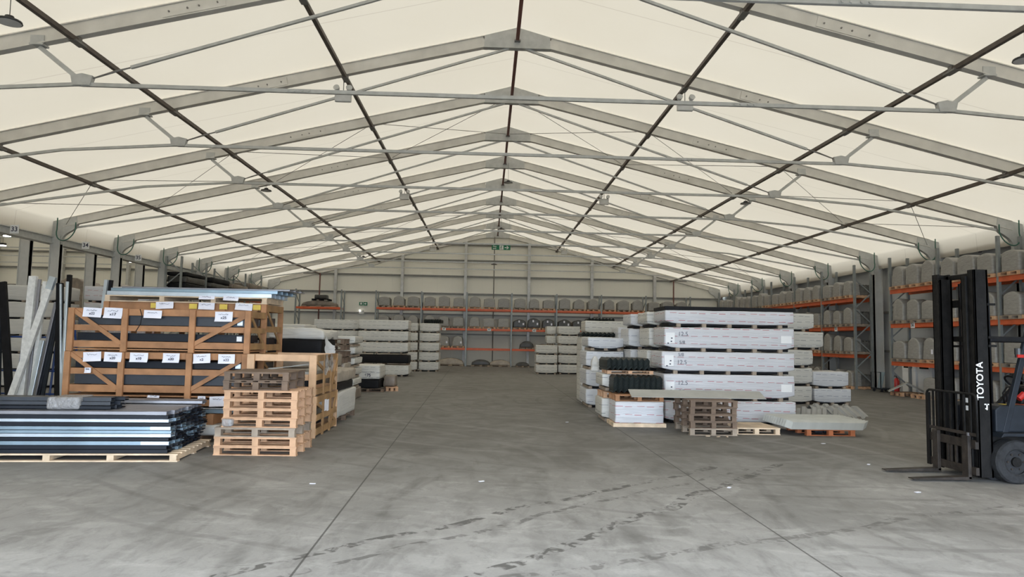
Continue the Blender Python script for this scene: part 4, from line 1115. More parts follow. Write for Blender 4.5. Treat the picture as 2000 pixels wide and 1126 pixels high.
# stack D
for i, (a, b) in enumerate(((0, .48), (.485, .98), (.985, 1.46), (1.48, 1.82))):
    white_pack(2.03 + .05 * (i > 2), 3.02, 18.0, 19.2, a, b, f'white pack in the four-high aisle column behind the dark corrugated stacks, {["bottom","second","third","top"][i]}', 'four-high aisle column', 'white_blue', battens=3, amp=.014)
white_pack(3.06, 3.7, 19.0, 20.0, 1.5, 2.12, 'upright white pack right of the four-high aisle column', None, 'white_blue', battens=2)
white_pack(3.06, 3.7, 19.0, 20.0, 0, 1.48, 'tall white wrapped block right of the four-high aisle column, under the upright pack', None, 'white_blue', battens=2)
corr_stack(2.1, 19.4, 1.85, .9, 8, .12, .055, .02, 4, 'corrdark', 0, 'dark corrugated sheet lying beyond the four-high aisle column', 'dark corrugated sheets beyond the aisle column')
bundle(2.1, 3.0, 19.4, 20.4, 0, 1.84, 'white_grey', 'tall cream wrapped block carrying the far dark corrugated sheets', 90, 'wrapped pack', amp=.012)
corr_stack(2.95, 24.1, 2.44, .9, 8, .12, .055, .02, 3, 'corrdark', 0, 'dark corrugated sheet on the mid-hall stack', 'dark corrugated sheets mid-hall')
corr_stack(-3.95, 36.6, 2.54, .9, 8, .115, .06, .03, 5, 'corrdark', -.1, 'black corrugated sheet on the back left column', 'black corrugated sheets on the back left column')

# ---- pallets on the right, plank and grey corrugated
RS = [('wooddark', 3.70, 13.40, .0, 'woodpale'), ('wooddark', 3.69, 13.40, .03, 0), ('wooddark', 3.69, 13.38, -.02, 0), ('wooddark', 3.68, 13.40, .035, 0), ('wooddark', 3.70, 13.38, .01, 0)]
for i, (mt, x, y, r, _) in enumerate(RS):
    pallet(.90, 1.06, .128, 'woodgrey' if i == 0 else mt, f'{"greyish" if i==0 else "dark brown"} pallet in the right-hand stack of five, {["on the floor","second","third","fourth","topmost"][i]}', (x, y, i * .13), r, 'stack of five dark pallets')
for i in range(3): MB().box(-.515, -.50, -.12, .0, .03, .09)
pallet(.90, .95, .13, 'woodpale', 'single pale pallet with a solid deck beside the stack of five', (4.60, 13.55, 0), 0, 'single pallets on the floor', solid=True)
# long flashing
pts = [(0, 0), (.05, .008), (.36, .115), (.36, .125), (.045, .018), (.0, .01)]
mb = MB(); mb.prism([(a, c) for a, c in pts], 'x', 0, 2.62)
o = mb.build('long_flashing', 'sheetgrey', None, (2.24, 13.28, .657)); o.rotation_euler = (0, 0, -.01); tag(o, 'long grey metal flashing laid across the pallet stack and corner pallet', 'flashing')
# grey corrugated, corrugations running along x
def corr_x(L, n, per, amp, th, material):
    me = corr_sheet(L, n, per, amp, th, material); return me
me = corr_sheet(1.58, 10, .115, .045, .016, 'corrgrey', .10)
t_ = pallet(.95, .9, .125, 'orangewood', 'orange-brown pallet under the flat grey corrugated sheets', (6.02, 13.5, 0), 0, 'single pallets on the floor')
for i in range(8):
    o = obj_of('corrugated_sheet', me, (6.68 + .006 * i, 12.95, .128 + i * .0165), PI / 2); tag(o, f'pale grey corrugated sheet on the orange-brown pallet, {ORD[i+1]} from the bottom', 'corrugated sheet', 'pale grey corrugated sheets on the orange-brown pallet')
for i, (x, y) in enumerate(((5.86, 13.3), (6.06, 13.34))):
    g = grid_box(.17, .2, .075, .04, .03, .012, 95 + i).build('blue_bag', 'bluegrey', None, (x, y, .021), True); tag(g, f'crumpled blue-grey bag inside the orange-brown pallet, {["left","right"][i]} one', 'bag')
# bent ridge sheets pile behind
def ridge_sheet(L, w, rise, rib, material):
    """folded roof ridge: inverted V with trapezoid ribs running down both slopes"""
    prof = []; x = 0; up = 0
    while x <= L:
        prof += [(x, up * rib), (x + .07, up * rib)]; x += .105; up = 1 - up
    vv = [(-w, 0), (-w * .12, rise * .92), (w * .12, rise * .92), (w, 0)]
    mb = MB(); k = len(prof); m_ = len(vv)
    for th in (0, .007):
        for (u, zz) in prof:
            for (v, zv) in vv: mb.v.append((v, u, zv + zz + th))
    N = k * m_
    for i in range(k - 1):
        for j in range(m_ - 1):
            a = i * m_ + j
            mb.f.append((a, a + 1, a + m_ + 1, a + m_)); mb.f.append((N + a, N + a + m_, N + a + m_ + 1, N + a + 1))
    for i in range(k - 1):
        a = i * m_; mb.f.append((a, a + m_, N + a + m_, N + a)); a = i * m_ + m_ - 1; mb.f.append((a, N + a, N + a + m_, a + m_))
    for j in range(m_ - 1):
        mb.f.append((j, N + j, N + j + 1, j + 1)); a = (k - 1) * m_ + j; mb.f.append((a, a + 1, N + a + 1, N + a))
    return mb.mesh('ridge_sheet', material)
pallet(1.0, 1.0, .13, 'wooddark', 'dark pallet under the folded grey ridge sheets', (6.85, 15.0, 0), 0, 'single pallets on the floor')
me = ridge_sheet(.74, .36, .20, .045, 'ridgegrey')
for i in range(3):
    o = obj_of('ridge_sheet', me, ((6.32, 6.80, 6.62)[i], (15.15, 14.85, 15.2)[i], .135 + .03 * i), (-2.05, -1.35, -1.7)[i]); tag(o, f'folded grey ridge sheet piled behind the flat corrugated sheets, {["left","middle","right"][i]} one', 'ridge sheet', 'folded ridge sheets')

# ================================================================== RACKS
gx = [-7.75 + 2.91 * i for i in range(8)]
rack('orange and grey rack running along the end wall, right of the gap', 'x', 0, gx, 44.35, 45.35, (1.16, 2.42, 3.68), 4.75)
rack('short orange and grey rack at the left end of the end wall', 'x', 0, [-12.85, -9.95], 44.35, 45.35, (3.62,), 4.75)
pos3 = ('left', 'middle', 'right')
for b in range(7):
    x0 = gx[b]; bn = f'bay {["one","two","three","four","five","six","seven"][b]} from left'
    for j in range(3):
        x = x0 + .53 + j * .93
        parcel(x, 44.85, 3.68, 0, f'on end-wall rack top shelf, {bn}, {pos3[j]}', group='grey parcels on the end-wall rack')
        if b in (1, 2): parcel(x, 44.85, 2.42, 0, f'on end-wall rack middle shelf, {bn}, {pos3[j]}', group='grey parcels on the end-wall rack')
        if b in (3, 4): parcel(x, 44.85, 2.42, 0, f'on end-wall rack middle shelf, {bn}, {pos3[j]}', dark=True, sheet=2, group='dark parcels on the end-wall rack')
        if b == 1 and j > 0: parcel(x, 44.85, 1.16, 0, f'on end-wall rack lowest shelf, {bn}, {pos3[j]}', sheet=1, group='grey parcels on the end-wall rack')
        if b == 0: parcel(x, 44.85, 2.42, 0, f'on end-wall rack middle shelf, {bn}, {pos3[j]}', group='grey parcels on the end-wall rack')
def mound(x, y, z, w, d, h, mt, label, seed, cat='covered load'):
    p = obj_of('slim_pallet', SPM2, (x, y, z)); p.scale = (w / .84, d, .8); tag(p, 'flat pallet beneath ' + ' '.join(label.split()[:13]), 'pallet')
    o = grid_box(w, d, h, .1, .04, .02, seed, 0, .45, .12).build('covered_load', mt, None, (x, y, z + .09), True); tag(o, label, cat)
mound(3.9 - 1.9, 44.85, 1.16, .9, .9, .42, 'darkwrap', 'dark domed bundle on the end-wall lowest shelf, near the three-high column', 101)
mound(3.05, 44.85, 1.16, .8, .9, .26, 'brownwrap', 'low brown bundle on the end-wall lowest shelf, right of domed one', 102)
mound(-2.9, 44.85, 0, 1.7, 1.0, .42, 'tan_wrap', 'low beige covered load on the floor under the end-wall rack, left', 103)
mound(-.95, 44.85, 0, 1.2, 1.0, .34, 'darkwrap', 'low dark domed load on the floor under the end-wall rack, centre left', 104)
mound(.3, 44.85, 0, 1.35, 1.0, .34, 'tan_wrap', 'low pale ribbed load on the floor under the end-wall rack, centre', 105)
mound(1.75, 44.85, 0, .85, 1.0, .22, 'darkwrap', 'small dark load on the floor under the end-wall rack, behind low column', 106)
mound(-11.4, 44.85, 3.62, 2.2, .9, .32, 'brownwrap', 'long brown tarpaulin heap on the short rack', 107)
pallet(1.1, .9, .12, 'black', 'black frame pallet on the brown tarpaulin heap of the short rack', (-11.3, 44.85, 4.02), 0, None)
bundle(-11.7, -10.95, 44.5, 45.2, 4.145, 4.40, 'darkwrap', 'dark parcel on the black frame pallet of the short rack', 108, 'parcel')
mound(-10.6, 40.0, 1.6, 1.9, 1.0, .5, 'brownwrap', 'dark tented load with a yellow band behind the cream packs', 109)
bundle(-11.6, -9.6, 39.5, 40.6, 0, 1.598, 'brownwrap', 'tall brown block beneath the tented load behind the cream packs', 110)

# numbers on rack beams
for x, s_ in ((-3.35, '40'), (-.45, '41'), (2.45, '42')):
    board('shelf_number', s_, faceY(x, 44.34, 2.36), .24, .17, f'white shelf number board reading {s_}, {dict(zip(("40","41","42","43"),("first","second","third","fourth")))[s_]} from left on the end-wall rack', 'number sign', .14)

RF, RB = 14.20, 14.95
ry2 = [27.25 + 2.72 * i for i in range(7)]
ry1 = [24.78 - 2.70 * i for i in range(4)]
rack('orange and grey side rack between the doorway column and the end wall', 'y', 0, ry2, RF, RB, (1.40, 2.52, 3.68), 5.0, bh=.15)
rack('orange and grey side rack standing behind the forklift', 'y', 0, ry1, RF, RB, (1.20, 2.56, 3.80), 5.0, bh=.15)
for b in range(6):
    for j in range(3):
        y = ry2[b] + .5 + j * .86
        for lv, z in (('lowest', 1.40), ('middle', 2.52), ('top', 3.68)):
            parcel(14.62, y, z, -PI / 2, f'on far side rack {lv} shelf, {ORD[b+1]} bay from doorway, {["near","middle","far"][j]}', sc=(.86, .9, random.uniform(.86, 1.06)), group='grey parcels on the far side rack')
        if b < 2 and j < 2:
            parcel(14.62, y, 0, -PI / 2, f'on the floor under far side rack, {ORD[b+1]} bay, {["near","middle"][j]}', sc=(.86, .9, .95), group='grey parcels on the far side rack')
for b in range(3):
    for j in range(3):
        y = ry1[b] - .5 - j * .85
        for lv, z in (('lowest', 1.20), ('middle', 2.56), ('top', 3.80)):
            parcel(14.64, y, z, -PI / 2, f'on near side rack {lv} shelf, {ORD[b+1]} bay from doorway, {["far","middle","near"][j]}', sc=(random.uniform(.92, 1.02), .9, random.uniform(.94, 1.14)), sheet=1 if (b == 0 and j == 2 and z < 2) else False, group='grey parcels on the near side rack')
        if not (b == 0 and j < 2):
            parcel(14.64, y, 0, -PI / 2, f'on the floor under near side rack, {ORD[b+1]} bay, {["far","middle","near"][j]}', sc=(.95, .9, 1.0), group='grey parcels on the near side rack')
board('shelf_number', '56', faceX(14.19, 23.42, 2.49), .22, .2, 'white shelf number 56 on the near side rack beam', 'number sign', .15)
board('shelf_number', '57', faceX(14.19, 20.9, 2.48), .24, .22, 'white shelf number 57 on the rack beam seen through the forklift mast', 'number sign', .17)
board('shelf_number', '55', faceX(14.19, 28.7, 2.44), .22, .2, 'white shelf number 55 on the far side rack beam', 'number sign', .15)
for s_, y, z in (('45', 24.1, 4.86), ('46', 21.6, 4.88)):
    t = text(s_, .2, None, faceX(15.33, y, z), 'ink', 'wall_number', .002, 1, .006); tag(t, f'black stencilled number {s_} on the side wall, {"farther" if s_=="45" else "nearer"} one above the near rack', 'number')
# things at the wall foot in the doorway gap
t = thing('fire_extinguisher', 'red fire extinguisher standing on the floor beside the near rack', 'fire extinguisher', (14.62, 25.15, 0))
MB().tube([(0, 0, 0), (0, 0, .02), (0, 0, .48), (0, 0, .54), (0, 0, .58)], [.09, .1, .1, .07, .03], 16).build('cylinder', 'red', t, smooth=True)
MB().tube([(0, 0, .58), (0, 0, .63)], .025, 8).build('valve', 'lampdark', t); MB().box(-.09, .02, -.012, .012, .63, .66).build('handle', 'lampdark', t)
MB().tube([(0.02, 0, .6), (.13, 0, .52), (.13, 0, .2)], .012, 6).build('hose', 'lampdark', t)
t = thing('steel_trolley', 'dark metal trolley with leaning sheets in the doorway gap', 'trolley', (14.75, 26.1, 0))
MB().tube([(-.35, -.3, .1), (-.35, -.3, .75), (-.35, .35, .75), (-.35, .35, .1)], .02, 6).build('push_frame', 'bluegrey', t)
MB().box(-.35, .25, -.3, .35, .1, .14).build('platform', 'bluegrey', t)
for x in (-.28, .18):
    for y in (-.24, .28): MB().tube([(x, y - .02, .05), (x, y + .02, .05)], .05, 10).build('wheel', 'rubber', t)
o = MB().box(-.01, .01, -.14, .14, 0, .62).build('leaning_sheet', 'trimblue', None, (14.50, 26.05, .15)); o.rotation_euler = (0, math.radians(12), 0); tag(o, 'blue-grey metal sheet leaning on the trolley in the doorway gap', 'metal sheet')
# ridge cappings lying under the near rack
def capping(L, w, rise, material):
    mb = MB(); mb.prism([(-w, 0), (0, rise), (w, 0), (w, .01), (0, rise + .012), (-w, .01)], 'y', 0, L); return mb.mesh('ridge_capping', material)
me = capping(.85, .56, .30, 'sheetgrey')
for i in range(3):
    o = obj_of('ridge_capping', me, (14.05 + .12 * i, 24.35 - .12 * i, .14 + .014 * i), PI / 2 + .1 + PI); o.location = (14.12 + .03 * i, 23.72 + .03 * i, .132 + .016 * i); o.rotation_euler.z = -.52
    tag(o, f'grey folded ridge capping lying under the near side rack, {["bottom","middle","top"][i]} one', 'ridge capping', 'ridge cappings under the near rack')
for i, y in enumerate((24.1, 22.9)):
    pallet(.7, .8, .13, 'wood', f'pallet under the near side rack by the ridge cappings, {["farther","nearer"][i]} one', (14.35, y, 0), -PI / 2, None)
# two louvred panels and white doors on the side wall
for i, y in enumerate((25.35, 24.4)):
    t = thing('wall_cabinet', f'white wall cabinet with a dark vent slot under the near rack, {["farther","nearer"][i]} one', 'cabinet', (15.34, y, 0))
    MB().box(-.12, .12, -.40, .40, 0, 1.15).build('body', 'signwhite', t); MB().box(-.15, -.12, -.36, .36, .86, 1.10).build('vent_panel', 'signwhite', t); MB().box(-.155, -.15, -.26, .26, .95, 1.01).build('vent_slot', 'black', t)

# ---- left rack with dark goods
ly = [30.9 + 2.7 * i for i in range(5)]
rack('tall orange and grey rack along the column line on the left', 'y', 0, ly, -14.15, -14.9, (1.3, 2.6, 3.75), 5.15)
rnd = random.Random(5)
for b in range(4):
    zz = 3.75
    for i in range(3):
        h = rnd.uniform(.16, .3)
        mt = ('black', 'darkwrap', 'black')[i] if b < 2 else ('brownwrap', 'darkwrap', 'brownwrap')[i]
        bundle(-14.88, -13.95 - .1 * rnd.random(), ly[b] + .15, ly[b] + 2.5 - .3 * rnd.random(), zz + .002, zz + h, mt, f'dark sheet bundle on the left rack top shelf, {ORD[b+1]} bay, {["bottom","middle","top"][i]} layer', 120 + b * 3 + i, 'bundle', amp=.02, seg=.2)
        zz += h + .01
    bundle(-14.85, -14.0, ly[b] + .2, ly[b] + 2.4, 2.602, 3.2, 'brownwrap', f'brown load on the left rack middle shelf, {ORD[b+1]} bay', 150 + b, 'bundle', amp=.02, seg=.2)
# wrapped stacks beyond the columns
for c, (x0, x1, y) in enumerate(((-16.9, -15.6, 21.2), (-14.6, -13.1, 21.2))):
    pass
SX = [(-15.9, -13.75, 21.6, 'plain_white'), (-13.35, -11.3, 22.2, 'white_red')]
for c, (x0, x1, y, mt) in enumerate(SX):
    for i in range(6):
        z0 = i * .52 + (.0 if c == 0 else .06)
        white_pack(x0, x1, y, y + 1.1, z0, z0 + .51, f'{"plain white" if c==0 else "red-printed white"} wrapped pack stacked behind the leaning profiles, {["bottom","second","third","fourth","fifth","top"][i]} layer', f'{"plain white" if c==0 else "red-printed white"} stack behind the leaning profiles', mt, amp=.03 if c == 0 else .012, battens=3, gap=.05)
for i, (x, y) in enumerate(((-20.5, 33.5), (-18.8, 34.0))):
    bundle(x - .9, x + .9, y, y + 1.4, 0, 4.3 - .2 * i, 'brownwrap', f'tall brown covered heap in the neighbouring hall, {["left","right"][i]} one', 170 + i, 'covered load', amp=.06, arch=.12, seg=.3)

# ---- A-frame rack with leaning profiles
t = thing('profile_stand', 'blue tubular stand holding the leaning profiles at the left', 'stand', (0, 0, 0))
for x in (-11.55, -10.78, -10.44):
    MB().tube([(x, 16.62, 0), (x, 16.80, 2.0)], .025, 8).build('post', 'blueframe', t); MB().tube([(x, 17.3, 0), (x, 16.82, 2.0)], .025, 8).build('rear_post', 'blueframe', t)
for z in (.25, .78, 1.57): MB().tube([(-12.2, 16.60 + .09 * z, z), (-10.42, 16.60 + .09 * z, z)], .022, 8).build('cross_bar', 'blueframe', t)
def leaner(xb, xt, h, w, d, mt, label, yb=16.38, yt=16.55, ends=None):
    mb = MB(); a = Vector((xb, yb, .02)); b = Vector((xt, yt, h)); mb.bar(a, b, d, w, up=(1, 0, 0))
    o = mb.build('leaning_profile', mt, None); tag(o, label, 'metal profile', 'long profiles leaning on the blue stand'); bevel(o, .006)
    if ends: MB().bar(b - (b - a).normalized() * .3, b + Vector((0, 0, .002)), d + .004, w + .004, up=(1, 0, 0)).build('end_wrap', 'trimlight', o)
    return o
leaner(-11.27, -11.28, 3.0, .17, .10, 'whitebar', 'thick white wrapped profile standing upright, leftmost of the pale ones')
leaner(-11.12, -11.13, 2.93, .06, .06, 'trimgrey', 'thin grey profile just right of the thick white one')
leaner(-11.04, -11.0, 2.88, .09, .07, 'whitebar', 'slimmer white wrapped profile right of the thin grey one')
leaner(-11.45, -10.74, 2.98, .14, .08, 'whitebar', 'long white wrapped profile slanting across the others', 16.25, 16.42, True)
leaner(-10.98, -10.72, 2.4, .07, .05, 'trimgrey', 'grey ribbed profile slanting behind the white one, first')
leaner(-10.9, -10.66, 2.4, .06, .05, 'trimdark', 'dark profile slanting behind the white one')
leaner(-10.80, -10.66, 2.2, .08, .05, 'bluegrey', 'blue-grey ribbed profile low behind the slanting white one')
leaner(-10.97, -10.85, 1.5, .10, .05, 'trimlight', 'short bright galvanised profile inside the blue stand', 16.2, 16.35)
leaner(-10.42, -10.66, 2.85, .14, .08, 'black', 'broad black profile leaning left, beside the crates')
leaner(-10.30, -10.58, 2.82, .04, .05, 'trimlight', 'narrow bright strip leaning on the broad black profile', 16.3, 16.45)
leaner(-10.33, -10.45, 3.05, .09, .09, 'black', 'black profile nearest the crates')
leaner(-10.28, -10.42, 2.88, .055, .05, 'trimlight', 'narrow pale strip in front of the black profile nearest the crates', 16.27, 16.43)
leaner(-11.50, -11.98, 2.85, .16, .08, 'black', 'broad black profile leaning left at the far left edge')
leaner(-11.80, -12.05, 2.8, .14, .08, 'bluegrey', 'dull blue-grey profile at the far left edge')
o = MB().bar((-9.05, 15.2, .0), (-8.85, 15.2, 2.85), .06, .07, up=(1, 0, 0)).build('leaning_profile', 'trimlight'); tag(o, 'bright strip standing up behind the crates', 'metal profile')
o = MB().bar((-8.99, 15.27, .0), (-8.79, 15.27, 2.85), .06, .07, up=(1, 0, 0)).build('leaning_profile', 'black'); tag(o, 'black strip behind the bright strip behind the crates', 'metal profile')

# ================================================================== FORKLIFT
FL = thing('forklift_truck', 'black and orange forklift truck with raised mast channels, parked facing the aisle', 'forklift', (6.2, 9.15, 0))
def FB(mb, name, material, parent=None, bev=0, smooth=False):
    o = mb.build(name, material, parent or FL, smooth=smooth)
    if parent is None: o.location = (-6.2, -9.15, 0)
    if bev: bevel(o, bev)
    return o
mast = thing0('mast', FL); mast.location = (-6.2, -9.15, 0)
for s, y0, y1 in ((-1, 8.74, 8.86), (1, 9.46, 9.58)):
    web0, web1 = (y0, y0 + .022) if s < 0 else (y1 - .022, y1)
    mb = MB(); mb.box(5.77, 5.96, web0, web1, .06, 2.74); mb.box(5.77, 5.80, y0, y1, .06, 2.74); mb.box(5.93, 5.96, y0, y1, .06, 2.74)
    r_ = FB(mb, 'outer_rail', 'dirtyblack', mast, .004)
    if s < 0: rail = r_
    yi0, yi1 = (y1 - .005, y1 + .085) if s < 0 else (y0 - .085, y0 + .005)
    mb = MB(); mb.box(5.74, 5.92, yi0, yi0 + .02, .09, 2.66) if s > 0 else mb.box(5.74, 5.92, yi1 - .02, yi1, .09, 2.66)
    mb.box(5.74, 5.77, yi0, yi1, .09, 2.66); mb.box(5.89, 5.92, yi0, yi1, .09, 2.66)
    FB(mb, 'inner_rail', 'dirtyblack', mast, .004)
    yc = 8.98 if s < 0 else 9.33
    FB(MB().tube([(6.0, yc, .1), (6.0, yc, 1.5)], .04, 12).tube([(6.0, yc, 1.5), (6.0, yc, 2.6)], .025, 12), 'lift_cylinder', 'black', mast, 0, True)
    FB(MB().box(5.94, 6.08, y0 - .01, y1 + .01, 1.84, 1.87), 'rail_bracket', 'dirtyblack', mast)
for z in (2.27, 1.73): FB(MB().box(5.94, 6.05, 8.735, 8.76, z, z + .03), 'hose_bracket', 'dirtyblack', mast)
FB(MB().tube([(6.0, 8.78, 1.0), (5.99, 8.78, 2.3), (5.99, 8.8, 2.62)], .012, 6), 'hydraulic_hose', 'black', mast, 0, True)
for z, h in ((2.66, .06), (2.27, .10), (1.80, .07), (1.72, .03), (.28, .1)):
    FB(MB().box(5.93, 5.99, 8.8, 9.52, z, z + h), 'cross_member', 'dirtyblack', mast, .005)
FB(MB().tube([(5.96, 8.78, 2.70), (5.96, 9.54, 2.70)], .03, 8), 'top_tie', 'dirtyblack', mast)
for yy in (9.08, 9.24): FB(MB().tube([(5.95, yy, .6), (5.95, yy, 2.55), (5.99, yy, 2.62)], .012, 6), 'lift_chain', 'ironrust', mast)
FB(MB().tube([(5.92, 9.18, 2.60), (5.90, 9.19, 2.45), (5.91, 9.17, 2.25), (5.94, 9.14, 2.16), (5.96, 9.22, 2.06), (5.97, 9.30, 1.98), (5.97, 9.32, 1.0)], .018, 8), 'hydraulic_hose', 'black', mast, 0, True)
FB(MB().tube([(5.96, 9.36, .55), (6.02, 9.30, 1.2), (6.0, 9.28, 1.8), (5.98, 9.30, 2.2)], .014, 8), 'hydraulic_hose', 'black', mast, 0, True)
Mt = Matrix(((0, -1, 0, 5.815), (0, 0, -1, 8.737), (1, 0, 0, 1.29), (0, 0, 0, 1)))
text('TOYOTA', .125, mast, Mt, 'signwhite', 'lettering', .001, .95, .002)
Mt2 = Matrix(((1, 0, 0, 5.885), (0, 0, -1, 8.737), (0, 1, 0, .96), (0, 0, 0, 1)))
FB(MB().box(5.86, 5.92, 8.734, 8.739, .985, 1.0).box(5.885, 5.9, 8.734, 8.739, .92, 1.0).box(5.87, 5.885, 8.734, 8.739, .93, .945), 'white_mark', 'signwhite', mast)
for z in (1.0, .9): FB(MB().box(5.735, 5.739, 8.87, 8.91, z, z + .06), 'white_mark', 'signwhite', mast)
# carriage
car = thing0('carriage', FL); car.location = (-6.2, -9.15, 0)
for z0, z1 in ((.42, .53), (.09, .19)): FB(MB().box(5.70, 5.745, 8.70, 9.62, z0, z1), 'carriage_bar', 'ironrust', car, .006)
for y in (8.86, 9.02, 9.30, 9.44): FB(MB().box(5.745, 5.77, y - .03, y + .03, .09, .56), 'carriage_upright', 'dirtyblack', car, .004)
for y in (9.10, 9.2, 9.26): FB(MB().box(5.71, 5.735, y - .02, y + .02, .19, .42), 'carriage_upright', 'ironrust', car, .004)
br = thing0('load_backrest', FL); br.location = (-6.2, -9.15, 0)
FB(MB().tube([(5.70, 8.66, .52), (5.70, 8.66, 1.06), (5.70, 8.68, 1.10), (5.70, 8.72, 1.12), (5.70, 9.60, 1.12), (5.70, 9.64, 1.10), (5.70, 9.66, 1.06), (5.70, 9.66, .08)], .016, 8), 'frame_tube', 'dirtyblack', br, 0, True)
FB(MB().box(5.685, 5.715, 9.60, 9.655, .08, 1.08), 'side_plate', 'dirtyblack', br)
FB(MB().box(5.69, 5.715, 8.67, 9.65, .585, .625), 'cross_strip', 'ironrust', br)
for y in (9.52, 9.42, 9.28, 9.16, 9.04, 8.90, 8.78): FB(MB().box(5.692, 5.708, y - .014, y + .014, .60, 1.11), 'upright_bar', 'dirtyblack', br)
for yc, xt in ((9.44, 4.93), (8.84, 4.93)):
    f = thing0('fork', FL); f.location = (-6.2, -9.15, 0)
    FB(MB().box(5.655, 5.70, yc - .06, yc + .06, .03, .58), 'shank', 'ironrust', f, .006)
    mb = MB(); mb.prism([(5.70, .02), (5.70, .065), (5.3, .05), (xt, .032), (xt, .02)], 'y', yc - .06, yc + .06); FB(mb, 'blade', 'ironrust', f, .004)
FB(MB().box(5.68, 5.699, 8.8, 8.83, .45, .62), 'fork_pin', 'trimgrey', car)
# wheels
def tyre(x, y, r, w, nm):
    wh = thing0(nm, FL); wh.location = (x - 6.2, y - 9.15, r)
    n = 36; prof = [(.55, -.42), (.62, -.5), (.93, -.5), (1.0, -.38), (1.0, .38), (.93, .5), (.62, .5), (.55, .42)]
    mb = MB()
    for (rr, ww) in prof:
        for q in range(n): mb.v.append((rr * r * math.cos(2 * PI * q / n), ww * w, rr * r * math.sin(2 * PI * q / n)))
    for i in range(len(prof) - 1):
        for q in range(n): a = i * n + q; b = i * n + (q + 1) % n; mb.f.append((a, b, b + n, a + n))
    mb.build('tyre', 'rubber', wh, smooth=True).data.polygons.foreach_set('use_smooth', [False] * ((len(prof) - 1) * n))
    mb = MB(); mb.prism([(r * .57 * math.cos(2 * PI * q / n), r * .57 * math.sin(2 * PI * q / n)) for q in range(n)], 'y', -w * .30, w * .30); mb.build('rim', 'rubber', wh)
    mb = MB(); mb.prism([(r * .22 * math.cos(2 * PI * q / n), r * .22 * math.sin(2 * PI * q / n)) for q in range(n)], 'y', -w * .45, w * .45); mb.build('hub', 'dirtyblack', wh)
    for q in range(6):
        a = q * PI / 3; MB().tube([(r * .38 * math.cos(a), -w * .36, r * .38 * math.sin(a)), (r * .38 * math.cos(a), -w * .28, r * .38 * math.sin(a))], .014, 6).build('wheel_nut', 'ironrust', wh)
tyre(6.20, 8.74, .275, .20, 'front_wheel'); tyre(6.20, 9.60, .275, .20, 'front_wheel'); tyre(6.10, 8.92, .245, .12, 'inner_wheel')
tyre(7.55, 8.80, .22, .16, 'rear_wheel'); tyre(7.55, 9.54, .22, .16, 'rear_wheel')
# body
FB(MB().prism([(6.0, .18), (7.9, .18), (7.9, .58), (6.5, .58), (6.42, .64), (6.0, .64)], 'y', 8.86, 9.46), 'chassis', 'dirtyblack', None, .02)
FB(MB().prism([(5.98, .585), (6.02, .64), (6.5, .64), (6.62, .56), (6.62, .52), (6.48, .60), (6.05, .60)], 'y', 8.62, 8.88), 'fender', 'bluegrey', None, .006)
FB(MB().prism([(5.98, .585), (6.02, .64), (6.5, .64), (6.62, .56), (6.62, .52), (6.48, .60), (6.05, .60)], 'y', 9.44, 9.72), 'fender', 'bluegrey', None, .006)
FB(MB().prism([(6.02, .64), (6.5, .64), (6.5, .93), (6.44, .985), (6.08, .97), (6.02, .92)], 'y', 8.76, 9.56), 'cowl', 'bluegrey', None, .015)
FB(MB().box(6.22, 6.36, 8.85, 8.97, .982, .986), 'yellow_sticker', 'yellow')
FB(MB().prism([(6.75, .5), (7.45, .5), (7.45, 1.02), (6.95, 1.06), (6.75, .98)], 'y', 8.8, 9.5), 'engine_cover', 'truckorange', None, .04)
FB(MB().prism([(7.45, .2), (8.2, .22), (8.32, .5), (8.3, .95), (8.1, 1.08), (7.45, 1.08)], 'y', 8.68, 9.62), 'counterweight', 'truckorange', None, .05)
FB(MB().box(6.85, 7.35, 8.92, 9.38, 1.07, 1.2).box(7.28, 7.4, 8.92, 9.38, 1.15, 1.65), 'seat', 'black', None, .04)
FB(MB().tube([(6.35, 9.15, .95), (6.62, 9.15, 1.22)], .04, 10), 'steering_column', 'dirtyblack')
n_ = 20; ring = [Vector((6.64, 9.15, 1.24)) + Vector((-math.sin(.75) * .0, 0, 0)) + Vector((.17 * math.cos(2 * PI * q / n_) * .75, .17 * math.sin(2 * PI * q / n_), -.17 * math.cos(2 * PI * q / n_) * .62)) for q in range(n_ + 1)]
FB(MB().tube(ring, .014, 8, False), 'steering_wheel', 'black', None, 0, True)
for i, y in enumerate((8.92, 8.98, 9.04)):
    FB(MB().tube([(6.36, y, .97), (6.34, y, 1.12), (6.40, y, 1.2), (6.55, y + .02, 1.22)], .010, 6), 'lever', 'black', None, 0, True)
FB(MB().prism([(6.55, .98), (6.70, .98), (6.78, 1.22), (6.62, 1.2)], 'y', 9.0, 9.3), 'dashboard', 'dirtyblack', None, .02)
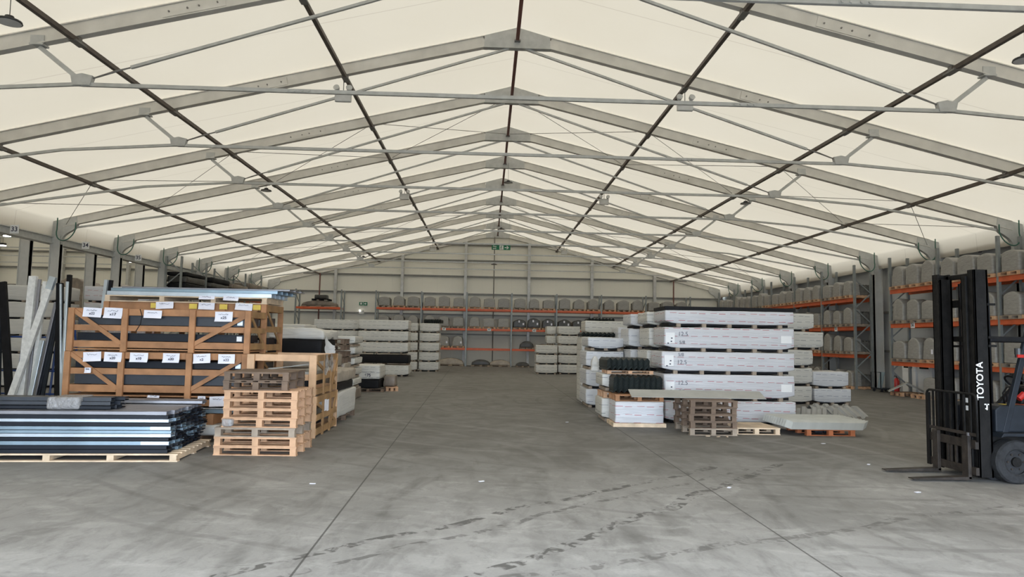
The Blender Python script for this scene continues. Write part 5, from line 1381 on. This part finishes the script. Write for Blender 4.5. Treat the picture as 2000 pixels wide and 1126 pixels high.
FB(MB().tube([(6.52, 9.0, 1.05), (6.6, 9.0, 1.12)], .04, 8), 'red_knob', 'red')
# overhead guard
for y in (8.78, 9.56):
    FB(MB().bar((6.14, y, .62), (6.52, y, 1.98), .055, .075, up=(1, 0, 0)), 'front_pillar', 'bluegrey', None, .008)
    FB(MB().bar((7.65, y, 1.0), (7.5, y, 1.98), .055, .07, up=(1, 0, 0)), 'rear_pillar', 'dirtyblack', None, .008)
for y in (8.78, 9.56): FB(MB().box(5.98, 7.6, y - .03, y + .03, 1.80, 1.87), 'guard_side_rail', 'black', None, .01)
FB(MB().box(5.98, 6.06, 8.78, 9.56, 1.80, 1.87), 'guard_front_rail', 'black', None, .01)
for i in range(6): FB(MB().box(6.25 + i * .23, 6.30 + i * .23, 8.8, 9.54, 1.82, 1.86), 'guard_bar', 'black')
FB(MB().tube([(6.33, 8.74, 1.60), (6.33, 8.74, 1.64)], .035, 10).tube([(6.33, 8.74, 1.64), (6.33, 8.74, 1.72)], .04, 10), 'lamp_housing', 'lampdark')
FB(MB().box(6.29, 6.37, 8.69, 8.71, 1.60, 1.64), 'red_lens', 'red')

# ---- litter on the floor
for i, (x, y, a, nm) in enumerate(((4.55, 8.1, .3, 'near the fork tips'), (2.35, 8.25, 1.0, 'beside the right floor joint'), (-.6, 8.45, .5, 'in the middle foreground'), (5.35, 12.0, .2, 'in front of the forklift, farther back'), (1.15, 14.6, .8, 'left of the bright corner pack'), (-2.55, 8.2, .1, 'in the left foreground'), (5.0, 9.95, .9, 'just beyond the fork tips'))):
    g = grid_box(.07, .04, .008, .02, .005, .006, 200 + i).build('paper_scrap', 'paper', None, (x, y, .001), True, a); tag(g, f'small white paper scrap on the floor {nm}', 'litter')
for i, (x, y) in enumerate(((3.55, 12.75), (3.72, 12.68), (3.9, 12.72))):
    g = grid_box(.08, .03, .012, .02, .004, .004, 220 + i).build('wood_splinter', 'woodpale', None, (x, y, .001), False, i * .7); tag(g, f'wood splinter on the floor in front of the stack of five, {["left","middle","right"][i]} one', 'litter')
